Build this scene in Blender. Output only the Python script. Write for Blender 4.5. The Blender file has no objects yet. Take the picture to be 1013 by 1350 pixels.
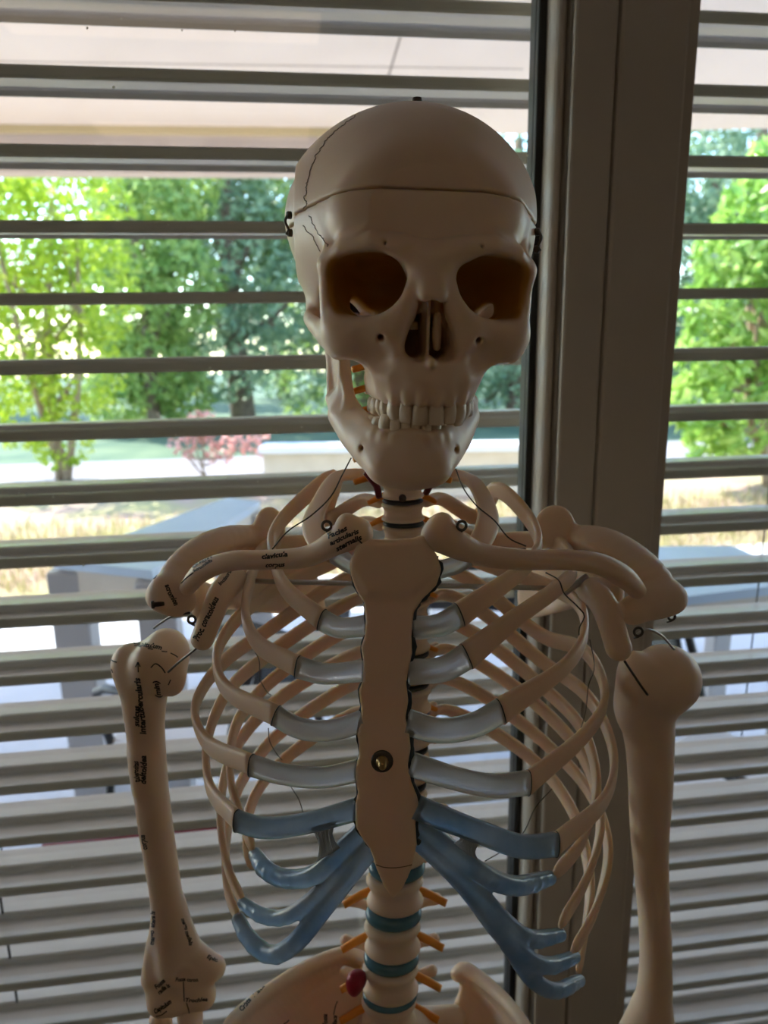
import bpy, bmesh, math, random
import numpy as np
from mathutils import Vector, Matrix
from mathutils.bvhtree import BVHTree
random.seed(11); rng = np.random.default_rng(11)
scn = bpy.context.scene
COL = scn.collection
CAMZ = 1.55
# ------------------------------------------------------------ camera model
F_PX, PITCH, ROLL, YAW = 950.0, math.radians(13.4), math.radians(-0.9), math.radians(7.2)
CX, CY = 506.5, 675.0
def cam_axes(yaw):
    f = np.array([math.sin(yaw)*math.cos(PITCH), math.cos(yaw)*math.cos(PITCH), -math.sin(PITCH)])
    rt = np.array([math.cos(yaw), -math.sin(yaw), 0.0]); up = np.cross(rt, f)
    c, s = math.cos(ROLL), math.sin(ROLL)
    return c*rt+s*up, -s*rt+c*up, f
R0, U0, F0 = cam_axes(0.0)      # body frame: x right, y ahead of the viewer, z up
RW, UW, FW = cam_axes(YAW)      # room frame: y straight out through the window
def P(px, py, Y):               # a point of the model, measured from the photograph, at distance Y
    d = F0*F_PX+(px-CX)*R0-(py-CY)*U0
    return d*(Y/d[1])
def W(px, py, y):               # the same in the room frame
    d = FW*F_PX+(px-CX)*RW-(py-CY)*UW
    w = d*(y/d[1]); w[2] += CAMZ
    return w
def WZ(px, py, z):              # where the line of sight meets height z
    d = FW*F_PX+(px-CX)*RW-(py-CY)*UW
    w = d*((z-CAMZ)/d[2]); w[2] += CAMZ
    return w
# ------------------------------------------------------------ tags
def tag(o, label=None, cat=None, group=None, kind=None):
    if label: o['label'] = label
    if cat: o['category'] = cat
    if group: o['group'] = group
    if kind: o['kind'] = kind
    return o
def empty(name, loc, rz=0.0):
    o = bpy.data.objects.new(name, None); COL.objects.link(o)
    o.location = loc; o.rotation_euler = (0, 0, rz); o.empty_display_size = 0.05
    return o
# ------------------------------------------------------------ mesh building
class MB:
    """collects shapes; build() links them as one mesh object"""
    def __init__(s): s.v = []; s.f = []; s.m = []; s.n = 0
    def add(s, v, f, m=0):
        v = np.asarray(v, float)
        s.v.append(v); s.f += [tuple(int(i)+s.n for i in q) for q in f]; s.m += [m]*len(f); s.n += len(v)
    def box(s, c, size, rot=None, m=0, bev=0.0):
        h = np.array(size)/2.0; b = min(bev, h.min()*0.9)
        if b <= 0:
            v = np.array([[x, y, z] for x in (-1, 1) for y in (-1, 1) for z in (-1, 1)])*h
            f = [(0, 1, 3, 2), (4, 6, 7, 5), (0, 4, 5, 1), (2, 3, 7, 6), (0, 2, 6, 4), (1, 5, 7, 3)]
        else:
            bm = bmesh.new(); bmesh.ops.create_cube(bm, size=1.0)
            for q in bm.verts: q.co = Vector((q.co.x*2*h[0], q.co.y*2*h[1], q.co.z*2*h[2]))
            bmesh.ops.bevel(bm, geom=bm.edges[:], offset=b, segments=2, affect='EDGES', profile=0.5)
            bm.verts.ensure_lookup_table(); bm.verts.index_update()
            v = np.array([q.co[:] for q in bm.verts]); f = [tuple(x.index for x in g.verts) for g in bm.faces]; bm.free()
        if rot is not None: v = v@np.array(rot).T
        s.add(v+np.array(c), f, m)
    def tube(s, pts, rad, seg=8, m=0, cap=True):
        pts = np.asarray(pts, float); n = len(pts)
        rad = np.full(n, rad) if np.isscalar(rad) else np.asarray(rad, float)
        T = np.gradient(pts, axis=0); T /= np.linalg.norm(T, axis=1)[:, None]+1e-12
        a = np.array([0, 0, 1.0]) if abs(T[0][2]) < .9 else np.array([1.0, 0, 0])
        V = []; N = np.cross(T[0], a); N /= np.linalg.norm(N)
        th = np.linspace(0, 2*math.pi, seg, endpoint=False)
        for i in range(n):
            N = N-T[i]*(N@T[i]); N /= np.linalg.norm(N)+1e-12; B = np.cross(T[i], N)
            V.append(pts[i]+rad[i]*(np.cos(th)[:, None]*N+np.sin(th)[:, None]*B))
        V = np.concatenate(V); f = []
        for i in range(n-1):
            for j in range(seg):
                k = (j+1) % seg; f.append((i*seg+j, i*seg+k, (i+1)*seg+k, (i+1)*seg+j))
        if cap: f.append(tuple(range(seg))[::-1]); f.append(tuple((n-1)*seg+j for j in range(seg)))
        s.add(V, f, m)
    def lathe(s, c, prof, axis=(0, 0, 1), seg=20, m=0, xs=(1, 1)):
        ax = np.array(axis, float); ax /= np.linalg.norm(ax)
        a = np.array([1.0, 0, 0]) if abs(ax[0]) < .9 else np.array([0, 1.0, 0])
        u = a-ax*(a@ax); u /= np.linalg.norm(u); w = np.cross(ax, u)
        th = np.linspace(0, 2*math.pi, seg, endpoint=False); V = []
        for r, h in prof: V.append(np.array(c)+ax*h+r*(np.cos(th)[:, None]*u*xs[0]+np.sin(th)[:, None]*w*xs[1]))
        f = []; n = len(prof)
        for i in range(n-1):
            for j in range(seg):
                k = (j+1) % seg; f.append((i*seg+j, i*seg+k, (i+1)*seg+k, (i+1)*seg+j))
        f.append(tuple(range(seg))[::-1]); f.append(tuple((n-1)*seg+j for j in range(seg)))
        s.add(np.concatenate(V), f, m)
    def build(s, name, mats, parent=None, smooth=False, base=None, origin=None):
        v = np.concatenate(s.v) if s.v else np.zeros((0, 3))
        if not isinstance(mats, (list, tuple)): mats = [mats]
        o = (v.min(0)+v.max(0))/2 if origin is None else np.array(origin, float)
        me = bpy.data.meshes.new(name); me.from_pydata((v-o).tolist(), [], s.f)
        for q in mats: me.materials.append(q)
        if len(mats) > 1: me.polygons.foreach_set('material_index', s.m)
        if smooth: me.polygons.foreach_set('use_smooth', [True]*len(me.polygons))
        me.update()
        ob = bpy.data.objects.new(name, me); COL.objects.link(ob)
        b = np.zeros(3) if base is None else np.asarray(base, float)
        ob.location = (o-b).tolist()
        if parent: ob.parent = parent
        return ob
def fix_normals(ob):
    bm = bmesh.new(); bm.from_mesh(ob.data); bmesh.ops.recalc_face_normals(bm, faces=bm.faces[:]); bm.to_mesh(ob.data); bm.free()
def spline(pts, n=40):
    """Catmull-Rom (centripetal-ish) through pts, resampled evenly"""
    p = np.asarray(pts, float); d = np.sqrt(np.linalg.norm(np.diff(p, axis=0)[:, :3], axis=1))+1e-9
    t = np.concatenate([[0], np.cumsum(d)])
    m = np.zeros_like(p)
    m[1:-1] = ((p[2:]-p[1:-1])/d[1:, None]*d[:-1, None]+(p[1:-1]-p[:-2])/d[:-1, None]*d[1:, None])/(d[1:]+d[:-1])[:, None]
    m[0] = (p[1]-p[0])/d[0]; m[-1] = (p[-1]-p[-2])/d[-1]
    out = []
    for u in np.linspace(0, t[-1], n*6):
        i = min(np.searchsorted(t, u, side='right')-1, len(p)-2); h = d[i]; s = (u-t[i])/h
        out.append((2*s**3-3*s**2+1)*p[i]+(s**3-2*s**2+s)*h*m[i]+(-2*s**3+3*s**2)*p[i+1]+(s**3-s**2)*h*m[i+1])
    out = np.array(out); L = np.concatenate([[0], np.cumsum(np.linalg.norm(np.diff(out, axis=0)[:, :3], axis=1))])
    u = np.linspace(0, L[-1], n)
    return np.stack([np.interp(u, L, out[:, k]) for k in range(p.shape[1])], 1)
# ------------------------------------------------------------ solid sculpting on a grid
class Sculpt:
    def __init__(s, lo, hi, h):
        s.h = h; s.lo = np.array(lo, float)
        s.n = np.ceil((np.array(hi)-s.lo)/h).astype(int)+1
        s.ax = [(s.lo[i]+h*np.arange(s.n[i])).astype(np.float32) for i in range(3)]
        s.d = np.full(s.n, 0.05, np.float32)
    def blk(s, lo, hi, mar):
        sl = []
        for i in range(3):
            a = int(max(0, math.floor((lo[i]-mar-s.lo[i])/s.h))); b = int(min(s.n[i], math.ceil((hi[i]+mar-s.lo[i])/s.h)+1))
            if b <= a: return None, None
            sl.append(slice(a, b))
        g = np.meshgrid(*[s.ax[i][sl[i]] for i in range(3)], indexing='ij', sparse=True)
        return tuple(sl), g
    def put2(s, sl, e, k, sub):
        d = s.d[sl]
        if not sub:
            hh = np.maximum(k-np.abs(d-e), 0)/max(k, 1e-9); s.d[sl] = np.minimum(d, e)-hh*hh*k*0.25; return
        hh = np.maximum(k-np.abs(d+e), 0)/max(k, 1e-9)
        s.d[sl] = np.maximum(d, -e)+hh*hh*k*0.25
    def chain(s, pts, rad, k=0.004, sub=False, flat=None):
        pts = np.asarray(pts, float); n = len(pts)
        rad = np.full(n, rad) if np.isscalar(rad) else np.asarray(rad, float)
        rm = rad.max()*(1 if flat is None else max(1, flat[1]))
        sl, g = s.blk(pts.min(0)-rm, pts.max(0)+rm, k+3*s.h)
        if sl is None: return
        out = None
        for i in range(n-1):
            a, ba = pts[i], pts[i+1]-pts[i]; q = [g[j]-np.float32(a[j]) for j in range(3)]
            t = np.clip((q[0]*ba[0]+q[1]*ba[1]+q[2]*ba[2])/max(ba@ba, 1e-12), 0, 1).astype(np.float32)
            e = [q[j]-t*np.float32(ba[j]) for j in range(3)]
            d2 = e[0]**2+e[1]**2+e[2]**2; r = rad[i]+(rad[i+1]-rad[i])*t
            if flat is not None:       # flat=(axis, f): reaches f times further across the axis than along it
                nrm = np.array(flat[0], float); nrm /= np.linalg.norm(nrm); f = flat[1]
                al = e[0]*nrm[0]+e[1]*nrm[1]+e[2]*nrm[2]
                dd = np.sqrt(np.maximum(d2-al*al, 0)/(f*f)+al*al)-r
            else: dd = np.sqrt(d2)-r
            out = dd if out is None else np.minimum(out, dd)
        s.put2(sl, out.astype(np.float32), k, sub)
    def ell(s, c, r, k=0.004, sub=False, rot=None, p=2.0):
        c = np.asarray(c, float); r = np.asarray(r, float); R = np.eye(3) if rot is None else np.array(rot)
        ext = np.abs(R)@r
        sl, g = s.blk(c-ext, c+ext, 2.5*k+3*s.h)
        if sl is None: return
        q = [g[j]-np.float32(c[j]) for j in range(3)]
        l = [(R[0, j]*q[0]+R[1, j]*q[1]+R[2, j]*q[2]) for j in range(3)]
        if p == 2.0:
            k0 = np.sqrt((l[0]/r[0])**2+(l[1]/r[1])**2+(l[2]/r[2])**2)
            k1 = np.sqrt((l[0]/r[0]**2)**2+(l[1]/r[1]**2)**2+(l[2]/r[2]**2)**2)+1e-9
            e = k0*(k0-1)/k1
        else:
            k0 = (np.abs(l[0]/r[0])**p+np.abs(l[1]/r[1])**p+np.abs(l[2]/r[2])**p)**(1/p)
            e = (k0-1)*r.min()
        s.put2(sl, e.astype(np.float32), k, sub)
    def box(s, c, hsz, rd=0.001, k=0.003, sub=False, rot=None):
        c = np.asarray(c, float); b = np.asarray(hsz, float); R = np.eye(3) if rot is None else np.array(rot)
        ext = np.abs(R)@b
        sl, g = s.blk(c-ext, c+ext, k+3*s.h)
        if sl is None: return
        q = [g[j]-np.float32(c[j]) for j in range(3)]
        l = [np.abs(R[0, j]*q[0]+R[1, j]*q[1]+R[2, j]*q[2])-(b[j]-rd) for j in range(3)]
        e = np.sqrt(np.maximum(l[0], 0)**2+np.maximum(l[1], 0)**2+np.maximum(l[2], 0)**2)+np.minimum(np.maximum(np.maximum(l[0], l[1]), l[2]), 0)-rd
        s.put2(sl, e.astype(np.float32), k, sub)
    def plate(s, poly, org, u, v, th, k=0.003, rd=0.0, sub=False, bend=None):
        """flat polygon (list of (a,b) in the u,v plane through org), thickness 2*th, rounded by rd"""
        u = np.array(u, float); u /= np.linalg.norm(u); v = np.array(v, float); v = v-u*(u@v); v /= np.linalg.norm(v); w = np.cross(u, v)
        poly = np.asarray(poly, float); pts = np.array([org+a*u+b*v for a, b in poly])
        sl, g = s.blk(pts.min(0)-th-rd, pts.max(0)+th+rd, k+3*s.h)
        if sl is None: return
        q = [g[j]-np.float32(org[j]) for j in range(3)]
        A = q[0]*u[0]+q[1]*u[1]+q[2]*u[2]; B = q[0]*v[0]+q[1]*v[1]+q[2]*v[2]; C = q[0]*w[0]+q[1]*w[1]+q[2]*w[2]
        if bend is not None: C = C-bend(A, B)
        e = poly2d(poly, A, B)-rd
        hgt = np.abs(C)-th
        o = np.sqrt(np.maximum(e, 0)**2+np.maximum(hgt, 0)**2)+np.minimum(np.maximum(e, hgt), 0)
        s.put2(sl, o.astype(np.float32), k, sub)
    def mesh(s, cut=None):
        d = s.d if cut is None else cut
        return surface_nets(d, s.lo, s.h)
def poly2d(poly, A, B):
    n = len(poly); d = None; sg = None
    for i in range(n):
        p, q = poly[i], poly[(i+1) % n]; ex, ey = q-p
        wx, wy = A-p[0], B-p[1]
        t = np.clip((wx*ex+wy*ey)/(ex*ex+ey*ey+1e-15), 0, 1)
        d2 = (wx-ex*t)**2+(wy-ey*t)**2
        d = d2 if d is None else np.minimum(d, d2)
        c1 = B >= p[1]; c2 = B < q[1]; c3 = ex*wy > ey*wx
        fl = (c1 & c2 & c3) | (~c1 & ~c2 & ~c3)
        sg = fl if sg is None else sg ^ fl
    return np.where(sg, -1, 1)*np.sqrt(d)
def surface_nets(d, lo, h):
    d = np.pad(d, 1, constant_values=0.05); lo = np.asarray(lo)-h
    ins = d < 0; n = np.array(d.shape)
    c = np.zeros(n-1, np.int8)
    for i in (0, 1):
        for j in (0, 1):
            for k in (0, 1): c += ins[i:n[0]-1+i, j:n[1]-1+j, k:n[2]-1+k]
    act = np.argwhere((c > 0) & (c < 8)); idx = -np.ones(n-1, np.int64); idx[tuple(act.T)] = np.arange(len(act))
    val = {}
    for i in (0, 1):
        for j in (0, 1):
            for k in (0, 1): val[i, j, k] = d[act[:, 0]+i, act[:, 1]+j, act[:, 2]+k].astype(np.float64)
    acc = np.zeros((len(act), 3)); cnt = np.zeros(len(act))
    cs = list(val)
    for a in cs:
        for ax in range(3):
            if a[ax] == 0:
                b = list(a); b[ax] = 1; b = tuple(b); va, vb = val[a], val[b]; m = (va < 0) != (vb < 0)
                t = np.where(m, va/(va-vb+1e-20), 0)
                pt = np.zeros((len(act), 3)); pt[:] = a; pt[:, ax] = t
                acc += pt*m[:, None]; cnt += m
    V = lo+h*(act+acc/np.maximum(cnt, 1)[:, None])
    F = []
    for ax in range(3):
        o1, o2 = [(1, 2), (2, 0), (0, 1)][ax]
        A = [slice(None)]*3; B = [slice(None)]*3; A[ax] = slice(0, -1); B[ax] = slice(1, None)
        a, b = ins[tuple(A)], ins[tuple(B)]
        e = np.argwhere(a != b); e = e[(e[:, o1] > 0) & (e[:, o2] > 0)]
        e = e[(e[:, o1] < n[o1]-1) & (e[:, o2] < n[o2]-1)]
        fl = a[tuple(e.T)]
        def cell(s1, s2):
            q = e.copy(); q[:, o1] += s1; q[:, o2] += s2; return idx[tuple(q.T)]
        q = np.stack([cell(-1, -1), cell(0, -1), cell(0, 0), cell(-1, 0)], 1)
        q[~fl] = q[~fl][:, ::-1]; F.append(q)
    return V, np.concatenate(F)
def relax(V, Fq, it=2, lam=0.5):
    """light smoothing that keeps volume (Taubin)"""
    E = np.concatenate([Fq[:, [0, 1]], Fq[:, [1, 2]], Fq[:, [2, 3]], Fq[:, [3, 0]]]); E = np.concatenate([E, E[:, ::-1]])
    deg = np.bincount(E[:, 0], minlength=len(V)).astype(float)
    for i in range(it):
        for l in (lam, -lam*1.04):
            S = np.stack([np.bincount(E[:, 0], weights=V[E[:, 1], k], minlength=len(V)) for k in range(3)], 1)
            V = V+l*(S/np.maximum(deg, 1)[:, None]-V)
    return V
def np_mesh(name, V, Fq, mats, parent=None, base=None, xf=None, smooth=True, origin=None):
    V = np.asarray(V, float)
    if xf is not None: V = xf(V)
    if not isinstance(mats, (list, tuple)): mats = [mats]
    o = (V.min(0)+V.max(0))/2 if origin is None else np.asarray(origin, float)
    me = bpy.data.meshes.new(name)
    nf = len(Fq); me.vertices.add(len(V)); me.vertices.foreach_set('co', (V-o).astype(np.float32).ravel())
    me.loops.add(nf*4); me.polygons.add(nf)
    me.polygons.foreach_set('loop_start', np.arange(0, nf*4, 4, dtype=np.int32))
    me.loops.foreach_set('vertex_index', np.asarray(Fq, np.int32).ravel())
    if smooth: me.polygons.foreach_set('use_smooth', np.ones(nf, bool))
    for q in mats: me.materials.append(q)
    me.update(calc_edges=True); me.validate()
    ob = bpy.data.objects.new(name, me); COL.objects.link(ob)
    b = np.zeros(3) if base is None else np.asarray(base, float)
    ob.location = (o-b).tolist()
    if parent: ob.parent = parent
    return ob
def rotm(ax, deg):
    return np.array(Matrix.Rotation(math.radians(deg), 3, ax))
# ------------------------------------------------------------ materials
def new_mat(name):
    m = bpy.data.materials.new(name); m.use_nodes = True; n = m.node_tree
    b = n.nodes['Principled BSDF']; return m, n, b
def noise_col(n, b, ca, cb, scale=20.0, detail=4.0, sock='Base Color', lo=.35, hi=.65, coord='Object'):
    tc = n.nodes.new('ShaderNodeTexCoord'); t = n.nodes.new('ShaderNodeTexNoise'); r = n.nodes.new('ShaderNodeValToRGB')
    t.inputs['Scale'].default_value = scale; t.inputs['Detail'].default_value = detail
    r.color_ramp.elements[0].color = (*ca, 1); r.color_ramp.elements[1].color = (*cb, 1)
    r.color_ramp.elements[0].position = lo; r.color_ramp.elements[1].position = hi
    n.links.new(tc.outputs[coord], t.inputs['Vector']); n.links.new(t.outputs['Fac'], r.inputs['Fac']); n.links.new(r.outputs['Color'], b.inputs[sock])
    return t
def bump(n, b, scale=60.0, dist=0.0005, strength=0.3, detail=5.0):
    tc = n.nodes.new('ShaderNodeTexCoord'); t = n.nodes.new('ShaderNodeTexNoise'); u = n.nodes.new('ShaderNodeBump')
    t.inputs['Scale'].default_value = scale; t.inputs['Detail'].default_value = detail
    u.inputs['Distance'].default_value = dist; u.inputs['Strength'].default_value = strength
    n.links.new(tc.outputs['Object'], t.inputs['Vector']); n.links.new(t.outputs['Fac'], u.inputs['Height']); n.links.new(u.outputs['Normal'], b.inputs['Normal'])
def mat(name, ca, cb=None, rough=.5, scale=20, metal=0.0, bmp=None, sss=None, coat=0.0, spec=.5):
    m, n, b = new_mat(name)
    b.inputs['Base Color'].default_value = (*ca, 1); b.inputs['Roughness'].default_value = rough; b.inputs['Metallic'].default_value = metal
    b.inputs['Specular IOR Level'].default_value = spec
    if cb is not None: noise_col(n, b, ca, cb, scale)
    if bmp: bump(n, b, *bmp)
    if sss:
        b.inputs['Subsurface Weight'].default_value = sss[0]; b.inputs['Subsurface Radius'].default_value = sss[1]; b.inputs['Subsurface Scale'].default_value = sss[2]
    if coat: b.inputs['Coat Weight'].default_value = coat; b.inputs['Coat Roughness'].default_value = .15
    return m
M = {}
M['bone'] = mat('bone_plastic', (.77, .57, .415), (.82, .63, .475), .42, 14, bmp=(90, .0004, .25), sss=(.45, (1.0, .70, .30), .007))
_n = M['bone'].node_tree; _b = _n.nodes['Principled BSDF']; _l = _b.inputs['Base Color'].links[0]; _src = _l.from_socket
_at = _n.nodes.new('ShaderNodeAttribute'); _at.attribute_name = 'orbit_glow'  # amber glow of backlit orbit walls, painted into the bone colour
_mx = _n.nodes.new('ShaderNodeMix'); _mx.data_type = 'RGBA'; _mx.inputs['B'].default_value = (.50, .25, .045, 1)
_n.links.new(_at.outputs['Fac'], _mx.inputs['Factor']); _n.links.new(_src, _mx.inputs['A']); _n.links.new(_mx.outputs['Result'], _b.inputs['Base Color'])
M['tooth'] = mat('tooth_plastic', (.76, .63, .47), (.80, .68, .53), .33, 30)
M['suture'] = mat('suture_line', (.20, .13, .08), rough=.8)
def cart_mat(name, ca, cb, tw):
    m, n, b = new_mat(name); noise_col(n, b, ca, cb, 40); bump(n, b, 160, .0006, .5)
    b.inputs['Roughness'].default_value = .28; b.inputs['Transmission Weight'].default_value = tw; b.inputs['IOR'].default_value = 1.42
    b.inputs['Coat Weight'].default_value = .5; b.inputs['Coat Roughness'].default_value = .2
    return m
M['cart'] = cart_mat('cartilage_plastic', (.72, .78, .82), (.80, .85, .88), .72)
M['cartblue'] = cart_mat('blue_cartilage_plastic', (.20, .38, .60), (.46, .62, .78), .66)
M['disc'] = mat('disc_plastic', (.045, .14, .20), (.08, .20, .26), .25, 30, coat=.4)
M['discdark'] = mat('dark_disc_plastic', (.018, .02, .022), (.03, .035, .04), .35, 30)
M['nerve'] = mat('nerve_rubber', (.85, .30, .03), (.90, .36, .05), .4, 30, sss=(.2, (1, .4, .1), .003))
M['artery'] = mat('artery_rubber', (.16, .012, .02), rough=.35)
M['hernia'] = mat('herniated_disc', (.30, .01, .03), (.38, .015, .04), .35, 40)
M['steel'] = mat('steel', (.55, .54, .52), rough=.28, metal=1.0)
M['darksteel'] = mat('dark_steel', (.10, .09, .08), rough=.35, metal=.9)
M['brass'] = mat('brass', (.45, .32, .15), rough=.35, metal=1.0)
M['ink'] = mat('marker_ink', (.012, .012, .016), rough=.5)
M['glue'] = mat('glue_line', (.02, .035, .05), rough=.3)
M['frame'] = mat('window_frame_paint', (.50, .45, .40), (.53, .48, .43), .42, 8, bmp=(300, .0002, .15))
M['gasket'] = mat('rubber_gasket', (.012, .014, .016), rough=.5)
M['slat'] = mat('blind_slat_paint', (.60, .56, .51), (.64, .60, .55), .24, 6, bmp=(200, .0003, .12))
M['cord'] = mat('blind_cord', (.03, .03, .03), rough=.8)
M['dust'] = mat('dried_speck', (.85, .84, .80), rough=.9)
M['wall'] = mat('room_wall_paint', (.46, .38, .30), (.48, .40, .32), .8, 3)
M['ceil'] = mat('room_ceiling_paint', (.55, .49, .42), rough=.85)
M['floor'] = mat('room_floor_lino', (.25, .19, .14), (.29, .22, .16), .45, 12)
# window glass: a thin pane that mirrors at grazing angles and otherwise lets light straight through
m, n, b = new_mat('window_glass'); n.nodes.remove(b)
tr = n.nodes.new('ShaderNodeBsdfTransparent'); tr.inputs['Color'].default_value = (.95, .97, .96, 1)
gl = n.nodes.new('ShaderNodeBsdfGlossy'); gl.inputs['Roughness'].default_value = .02
lw = n.nodes.new('ShaderNodeLayerWeight'); lw.inputs['Blend'].default_value = .5
pw = n.nodes.new('ShaderNodeMath'); pw.operation = 'POWER'; pw.inputs[1].default_value = 5.0; n.links.new(lw.outputs['Facing'], pw.inputs[0])
fr = n.nodes.new('ShaderNodeMath'); fr.operation = 'MULTIPLY_ADD'; fr.inputs[1].default_value = .9; fr.inputs[2].default_value = .025; n.links.new(pw.outputs[0], fr.inputs[0])
mx = n.nodes.new('ShaderNodeMixShader'); n.links.new(fr.outputs[0], mx.inputs[0]); n.links.new(tr.outputs[0], mx.inputs[1]); n.links.new(gl.outputs[0], mx.inputs[2])
n.links.new(mx.outputs[0], n.nodes['Material Output'].inputs['Surface']); M['glass'] = m
def leaf_mat(name, ca, cb, trans=.45, rough=.4):
    m, n, b = new_mat(name)
    at = n.nodes.new('ShaderNodeAttribute'); at.attribute_name = 'leaf_tint'
    mix = n.nodes.new('ShaderNodeMix'); mix.data_type = 'RGBA'; mix.inputs['A'].default_value = (*ca, 1); mix.inputs['B'].default_value = (*cb, 1)
    n.links.new(at.outputs['Fac'], mix.inputs['Factor']); n.links.new(mix.outputs['Result'], b.inputs['Base Color'])
    b.inputs['Roughness'].default_value = rough
    tl = n.nodes.new('ShaderNodeBsdfTranslucent'); n.links.new(mix.outputs['Result'], tl.inputs['Color'])
    ms = n.nodes.new('ShaderNodeMixShader'); ms.inputs[0].default_value = trans
    n.links.new(b.outputs[0], ms.inputs[1]); n.links.new(tl.outputs[0], ms.inputs[2]); n.links.new(ms.outputs[0], n.nodes['Material Output'].inputs['Surface'])
    return m
# ============================================================ the skeleton model
ROOT0 = np.array([0.008, 0.47, -CAMZ])           # foot of the stand, body frame
cy_, sy_ = math.cos(YAW), math.sin(YAW)
skel = empty('anatomical_skeleton', (ROOT0[0]*cy_+ROOT0[1]*sy_, -ROOT0[0]*sy_+ROOT0[1]*cy_, 0.0), -YAW)
tag(skel, 'life-size cream plastic skeleton model standing in front of the window, handwriting on its bones', 'skeleton model')
def part(name, VF, mats, parent=None, xf=None, it=1, origin=None):
    """sculpted mesh -> part of the skeleton (body-frame coordinates)"""
    V, Fq = VF; V = relax(V, Fq, it)
    if parent is None: return np_mesh(name, V, Fq, mats, skel, ROOT0, xf, origin=origin)
    b = ROOT0+np.array(parent.location); return np_mesh(name, V, Fq, mats, parent, b, xf, origin=origin)
def mpart(name, mb, mats, parent=None, smooth=True, nrm=True):
    b = ROOT0 if parent is None else ROOT0+np.array(parent.location)
    o = mb.build(name, mats, skel if parent is None else parent, smooth, b)
    if nrm: fix_normals(o)
    return o
# ---- skull, own frame in metres: x sideways, y to the back, z up (0 = lower orbit rim)
SK0 = np.array([0.0200, 0.462, 0.0])
SKR = rotm('Z', 3.2)@rotm('Y', 2.3)
def sk(V): return np.asarray(V)@SKR.T+SK0
mm = 0.001
def A(*p): return np.array(p, float)*mm
S = Sculpt(A(-86, -106, -44), A(86, 122, 140), 1.15*mm)
def both(fn):
    for s in (-1, 1): fn(s)
# braincase
OX = -4.5
S.ell(A(OX*.6, 0, 61), A(66, 76, 65), 0)
S.ell(A(OX, 23, 70.5), A(77, 76, 57), .03)
S.ell(A(OX, 50, 48), A(54, 56, 50), .03)
S.ell(A(OX, 36, 14), A(50, 58, 30), .02)
S.ell(A(0, -8, 10), A(38, 40, 26), .02)
both(lambda s: S.ell(A(s*44, 26, 4), A(8, 11, 14), .012))
both(lambda s: S.ell(A(s*49+OX, 10, 18), A(9, 22, 11), .014))
S.ell(A(0, -62, 62), A(44, 16, 24), .03)
both(lambda s: S.ell(A(s*46, -30, 8), A(14, 19, 19), .008, True))
# face: brow, rims, cheeks, jaw
both(lambda s: S.chain([A(s*2, -82, 40), A(s*14, -83, 44), A(s*30, -80, 45.5), A(s*43, -73, 43), A(s*51, -64, 36)], [6.5*mm, 7*mm, 6.5*mm, 6*mm, 5.5*mm], .008))
both(lambda s: S.chain([A(s*51, -64, 36), A(s*52.5, -61, 26), A(s*51, -62, 14), A(s*47, -67, 6)], [5*mm, 4.6*mm, 5.5*mm, 7*mm], .006))
both(lambda s: S.chain([A(s*47, -67, 6), A(s*36, -76, 5.5), A(s*24, -82, 7), A(s*14, -84, 13)], [6.5*mm, 5.5*mm, 5.5*mm, 5*mm], .006))
both(lambda s: S.chain([A(s*6, -82, 40), A(s*8.5, -83, 28), A(s*13, -83, 14), A(s*18, -81, 0), A(s*19, -79, -12)], [5*mm, 4*mm, 5*mm, 8*mm, 9*mm], .007))
both(lambda s: S.chain([A(s*2.5, -84, 38), A(s*2.6, -85.5, 32), A(s*3.4, -90, 21)], [5*mm, 4.2*mm, 3.6*mm], .005))
both(lambda s: S.ell(A(s*39, -68, -1), A(14, 12, 12), .008))
both(lambda s: S.chain([A(s*36, -68, -9), A(s*45, -62, -7), A(s*52, -54, 1)], [5*mm, 5*mm, 5.5*mm], .006))
both(lambda s: S.ell(A(s*20, -66, -8), A(16, 18, 17), .01))
both(lambda s: S.ell(A(s*12, -62, -22), A(15, 24, 12), .01))
# alveolar arch with root bulges
arch = [(0, -92), (8, -91.5), (15.5, -87), (20.5, -78), (23, -68), (25, -56), (26, -46)]
both(lambda s: S.chain([A(s*x, y+3, -21) for x, y in arch], 6*mm, .006))
both(lambda s: S.chain([A(s*x, y+4, -28) for x, y in arch], 4.6*mm, .005))
both(lambda s: S.chain([A(s*x*.86, y+8.5, -36) for x, y in arch], 4*mm, .003))
both(lambda s: S.chain([A(s*0, -88, -12), A(s*9, -87, -14)], 5*mm, .006))
S.ell(A(0, -62, -20), A(20, 26, 9), .008)
for x, L, r in [(4.2, 14, 3.1), (11, 13, 2.8), (16.8, 19, 3.3), (20.5, 13, 2.9), (23, 12, 3)]:
    i = np.interp(x, [a[0] for a in arch], [a[1] for a in arch])
    both(lambda s: S.chain([A(s*x, i-.6, -31), A(s*x*.97, i+2.5, -31+L)], [r*mm, r*.7*mm], .0025))
both(lambda s: S.chain([A(s*1, -88, -9), A(0, -96, -11.5)], [3*mm, 1.3*mm], .003))
both(lambda s: S.ell(A(s*40, -68, -24), A(13, 15, 13), .004, True))
# cheek arch
both(lambda s: S.chain([A(s*50, -58, 2), A(s*57, -46, 4), A(s*62, -30, 8), A(s*64.5, -12, 11), A(s*63, 6, 15), A(s*61, 22, 17)], [5*mm, 3.6*mm, 3*mm, 3*mm, 3.2*mm, 3.5*mm], .005, flat=((s, .2, 0), 1.7)))
# skull floor behind the face
both(lambda s: S.ell(A(s*16, -34, 2), A(20, 22, 14), .01))
both(lambda s: S.chain([A(s*14, -40, -4), A(s*15, -42, -18), A(s*17, -46, -28)], [4*mm, 4*mm, 4*mm], .004))
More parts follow.
